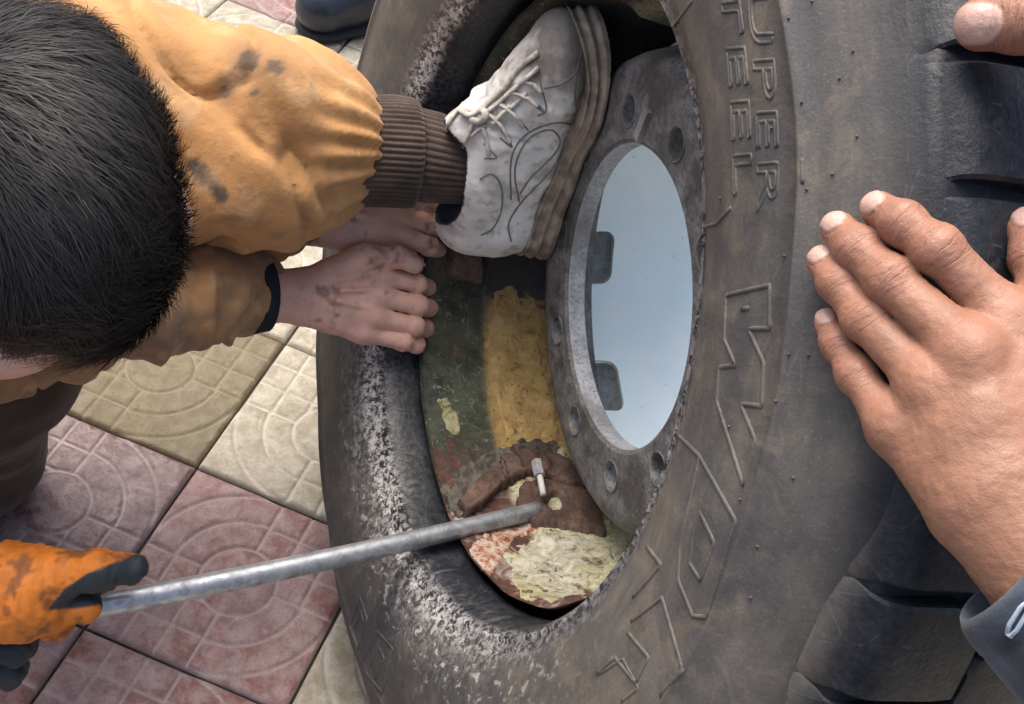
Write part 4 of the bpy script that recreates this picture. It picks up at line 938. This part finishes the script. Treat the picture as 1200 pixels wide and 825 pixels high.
def lace(pts, rad=.0030, lift=.003):
    P = [on_shoe(x, y, lift, dsh + .01) for x, y in smooth2(pts, 8)]
    for _ in range(3): P = [P[0]] + [(a + b * 2 + c) / 4 for a, b, c in zip(P, P[1:], P[2:])] + [P[-1]]
    V, F = [], []; sweep(V, F, P, rad, 8, flat=.7); spart('lace', mesh_from(V, F, 'lace'), LACE.m)
lace([z3(*p) for p in ((490, 370), (440, 352), (402, 395), (392, 455), (405, 498), (432, 498), (458, 450), (478, 395), (490, 375))])
lace([z3(*p) for p in ((485, 372), (540, 318), (590, 270), (622, 222), (688, 170))]); lace([z3(*p) for p in ((488, 380), (545, 345), (590, 305), (640, 262), (690, 218))]); lace([z3(*p) for p in ((440, 355), (470, 372), (505, 352), (520, 372), (500, 392), (470, 385))], .0036, .006)
for a, b in (((500, 385), (530, 500)), ((530, 365), (600, 460)), ((560, 330), (640, 410)), ((600, 295), (690, 345)), ((640, 260), (700, 300)), ((520, 400), (470, 440)), ((600, 340), (540, 400)), ((650, 300), (600, 350))): lace([z3(*a), z3((a[0] + b[0]) / 2 + 6, (a[1] + b[1]) / 2 - 6), z3(*b)], .0026, .002)

# ---------------------------------------------------------------- the lever
STEEL = Mat('grey_bar_steel', .38, .5, .75); sn = STEEL.noise(70, 6, .7, STEEL.mapping((1, 1, 1)), .4); STEEL.color(STEEL.ramp(sn, [(.32, (.20, .21, .23)), (.5, (.38, .40, .43)), (.7, (.55, .58, .61))])); STEEL.rough(STEEL.ramp(sn, [(.3, .55), (.7, .33)])); STEEL.bump(sn, .35, .0012); STEEL.bump(STEEL.noise(420, 4), .2, .0006)
l1 = at(480, 630, 1.063); l2 = at(630, 598, 1.140); ldir = (l2 - l1).normalized()
def lpt(px):                                    # point on the bar line seen at photo column px
    lo_, hi_ = -1.2, .4
    for _ in range(50):
        m = (lo_ + hi_) / 2; p = l1 + ldir * m; qc = B.transposed() @ (p - CAM); x = 600 + FPX * qc.x / -qc.z
        if x < px: lo_ = m
        else: hi_ = m
    return l1 + ldir * m
pe = lpt(20); V, F = [], []; NN = 60; pts = [pe.lerp(l2, k / NN) for k in range(NN + 1)]; rad = [.0104 * (min(1, .45 + .55 * k / 7)) * (1 - .12 * k / NN) for k in range(NN + 1)]
pts = [p + c2w((0, -.004, 0)) * math.sin(math.pi * k / NN) for k, p in enumerate(pts)]
sweep(V, F, pts, rad, 20); lever = tag(obj('pry_bar', mesh_from(V, F, 'pry_bar'), STEEL.m), 'long straight grey steel pry bar levered over the tyre bead', 'pry bar')
# ---------------------------------------------------------------- gloved hand on the bar
glover = root('person', at(-260, 720, .95), 'gloved arm reaching in from the left, orange glove with dark palm on the pry bar', 'person')
gp = lpt(95); dg_ = dep(gp)
def Gp(x, y, dd): return at(x, y, dg_ + dd)
gl = Field(*bbox([Gp(-260, 640, 0), Gp(190, 820, 0), Gp(60, 700, -.09), Gp(60, 700, .09)], .03), .0018)
gl.cone(Gp(-200, 712, .0), Gp(-60, 705, -.004), .040, .038, .01); gl.cone(Gp(-60, 700, -.004), Gp(28, 694, -.010), .038, .034, .02); gl.cone(Gp(10, 672, -.012), Gp(70, 674, -.014), .023, .0190, .015); gl.cone(Gp(15, 715, -.008), Gp(60, 718, -.004), .024, .016, .015)
fg = Field(gl.lo, gl.lo + (gl.n - 1) * gl.h, gl.h)
fg.cone(Gp(58, 676, -.016), Gp(118, 668, -.016), .0175, .0150, .006); fg.cone(Gp(118, 668, -.016), Gp(154, 666, -.006), .0150, .0118, .006)      # thumb along the bar
for k, (y0, y1) in enumerate(((716, 706),)): fg.cone(Gp(50, y0 + 4, -.002), Gp(100, y1 + 4, .0), .014, .0120, .004); fg.cone(Gp(100, y1 + 4, 0), Gp(118, y1 - 6, .018), .012, .0105, .004)
for k, (y0, dd, x1) in enumerate(((730, .022, 66), (760, .040, 18), (788, .052, 8))):
    fg.cone(Gp(-40, y0 - 8, dd - .01), Gp(x1, y0, dd), .0150, .0135, .004); fg.cone(Gp(x1, y0, dd), Gp(x1 + 8, y0 - 6, dd + .02), .0135, .0120, .004)
gl.join(fg, .004); Vq, Fq = gl.mesh(); Nq = np_normals(Vq, Fq)
ru = fbm(np.stack([(Vq @ np.array(c2w((1, 0, 0)))) / .02, (Vq @ np.array(c2w((0, 1, 0)))) / .045, (Vq @ np.array(c2w((0, 0, 1)))) / .045], 1), 3, 12); Vq = Vq + Nq * (.0022 * (1 - np.abs(ru) * 1.7) + .0006 * fbm(Vq / .006, 3, 4))[:, None]
cc = (B.transposed() @ Matrix.Identity(3)); Bc = np.array(B.transposed()); q = (Vq - np.array(CAM)) @ Bc.T; gx, gy = 600 + FPX * q[:, 0] / -q[:, 2], 412.5 - FPX * q[:, 1] / -q[:, 2]
thn, _ = seg_d(Vq, Gp(78, 672, -.010), Gp(152, 667, .0)); f1n, _ = seg_d(Vq, Gp(62, 720, -.002), Gp(118, 702, .016)); low = np.minimum(np.minimum(seg_d(Vq, Gp(-60, 752, .03), Gp(22, 758, .045))[0], seg_d(Vq, Gp(-60, 780, .042), Gp(14, 786, .058))[0]), seg_d(Vq, Gp(20, 728, .02), Gp(74, 724, .042))[0])
palm, _ = seg_d(Vq, Gp(50, 716, .006), Gp(130, 690, .014))
wob_ = .004 * fbm(Vq / .02, 3, 3)
edge_y = np.interp(gx, [40, 55, 75, 100, 130, 150, 175], [760, 714, 690, 672, 660, 652, 640]); dark = np.clip((gy + 400 * wob_ - edge_y) / 2.5, 0, 1) * np.clip((np.interp(gx, [50, 90, 130], [717, 714, 708]) - gy) / 2.5, 0, 1) * (gx > 48); dark = np.maximum(dark, np.clip((.026 - low) / .002, 0, 1) * (gy > 744)); dark = np.maximum(dark, np.clip((.017 + wob_ - palm) / .003, 0, 1)); dark = np.maximum(dark, np.clip((.0125 - f1n) / .003, 0, 1))
oc = np.array((.60, .18, .022))[None] * (1 + .18 * fbm(Vq / .03, 4, 2)[:, None]); st = np.clip((fbm(Vq / .012, 5, 9) + .5 * fbm(Vq / .04, 2, 1) - .25) * 1.5, 0, .75)[:, None]; oc = oc * (1 - st) + np.array((.16, .06, .022)) * st
oc = oc * (1 - dark[:, None]) + np.array((.026, .034, .040)) * dark[:, None]
GLV = Mat('coated_glove', .6, .35); GLV.color(GLV.attr('col').outputs['Color']); GLV.bump(GLV.noise(420, 4, .6), .4, .001)
obj('glove', np_mesh(Vq, Fq, 'glove', None, {'col': oc}), GLV.m, glover)
ar = Field(*bbox([at(-620, 640, .75), Gp(-120, 710, 0)], .09), .006); ar.cone(Gp(-150, 710, 0), at(-600, 650, .78), .052, .075, .01); Va, Fa = ar.mesh(); Na = np_normals(Va, Fa); Va = Va + Na * (.005 * (1 - np.abs(fbm(Va / .05, 3, 8)) * 1.6))[:, None]
obj('sleeve', np_mesh(Va, Fa, 'sleeve', None, {'col': np.tile((.06, .065, .075), (len(Va), 1))}), CLOTH, glover)
# ---------------------------------------------------------------- bystander's boot
def on_ground(px, py): d = ray(px, py); return CAM + d * (-CAM.z / d.z)
stander = root('person', on_ground(395, 36), 'bystander standing beyond the tyre, only a polished navy boot showing', 'person')
bp_ = on_ground(352, 44); fdir = Vector((-.55, -.84, 0)); fdir.z = 0; fdir.normalize(); sdv = Vector((-fdir.y, fdir.x, 0)); Zv = Vector((0, 0, 1)); toe = bp_ - Vector((0, 0, 0))
bf = Field(*bbox([toe - fdir * .33 + Zv * .42, toe + fdir * .06], .10), .004)
heelc = toe - fdir * .24
bf.cone(toe - fdir * .045 + Zv * .052, toe - fdir * .11 + Zv * .064, .050, .054, .02); bf.cone(toe - fdir * .10 + Zv * .064, heelc + Zv * .075, .054, .046, .02); bf.cone(toe - fdir * .13 + Zv * .08, heelc + fdir * .03 + Zv * .16, .040, .047, .03); bf.cone(heelc + fdir * .03 + Zv * .14, heelc + fdir * .02 + Zv * .26, .048, .052, .02)
gz_ = bf.lo[2] + bf.h * np.arange(bf.n[2]); bf.d = np.maximum(bf.d, (.020 - gz_)[None, None, :]); Vb, Fb = bf.mesh()
BOOT = Mat('navy_leather', .28, .5); BOOT.color(BOOT.ramp(BOOT.noise(40, 4), [(.3, (.010, .013, .022)), (.7, (.022, .028, .042))])); BOOT.bump(BOOT.noise(60, 4), .2, .002)
obj('boot', np_mesh(Vb, Fb, 'boot'), BOOT.m, stander)
bs_ = Field(*bbox([toe - fdir * .30, toe + fdir * .04 + Zv * .04], .07), .004); bs_.cone(toe - fdir * .05 + Zv * .012, toe - fdir * .11 + Zv * .012, .052, .052, .01, (Zv, 3.6)); bs_.cone(toe - fdir * .11 + Zv * .012, heelc + Zv * .012, .052, .046, .02, (Zv, 3.6)); Vb, Fb = bs_.mesh()
SOLE = Mat('black_sole', .8); SOLE.color((.012, .012, .013)); obj('sole', np_mesh(Vb, Fb, 'sole'), SOLE.m, stander)
tr = Field(*bbox([heelc + Zv * .22, heelc + Zv * .85 - fdir * .05], .12), .008); tr.cone(heelc + Zv * .25 + fdir * .02, heelc + Zv * .80 - fdir * .03, .066, .085, .02); Vb, Fb = tr.mesh(); Nb = np_normals(Vb, Fb); Vb = Vb + Nb * (.006 * fbm(Vb / .06, 3, 3))[:, None]
obj('trouser_leg', np_mesh(Vb, Fb, 'trouser_leg', None, {'col': np.tile((.04, .045, .06), (len(Vb), 1))}), CLOTH, stander)
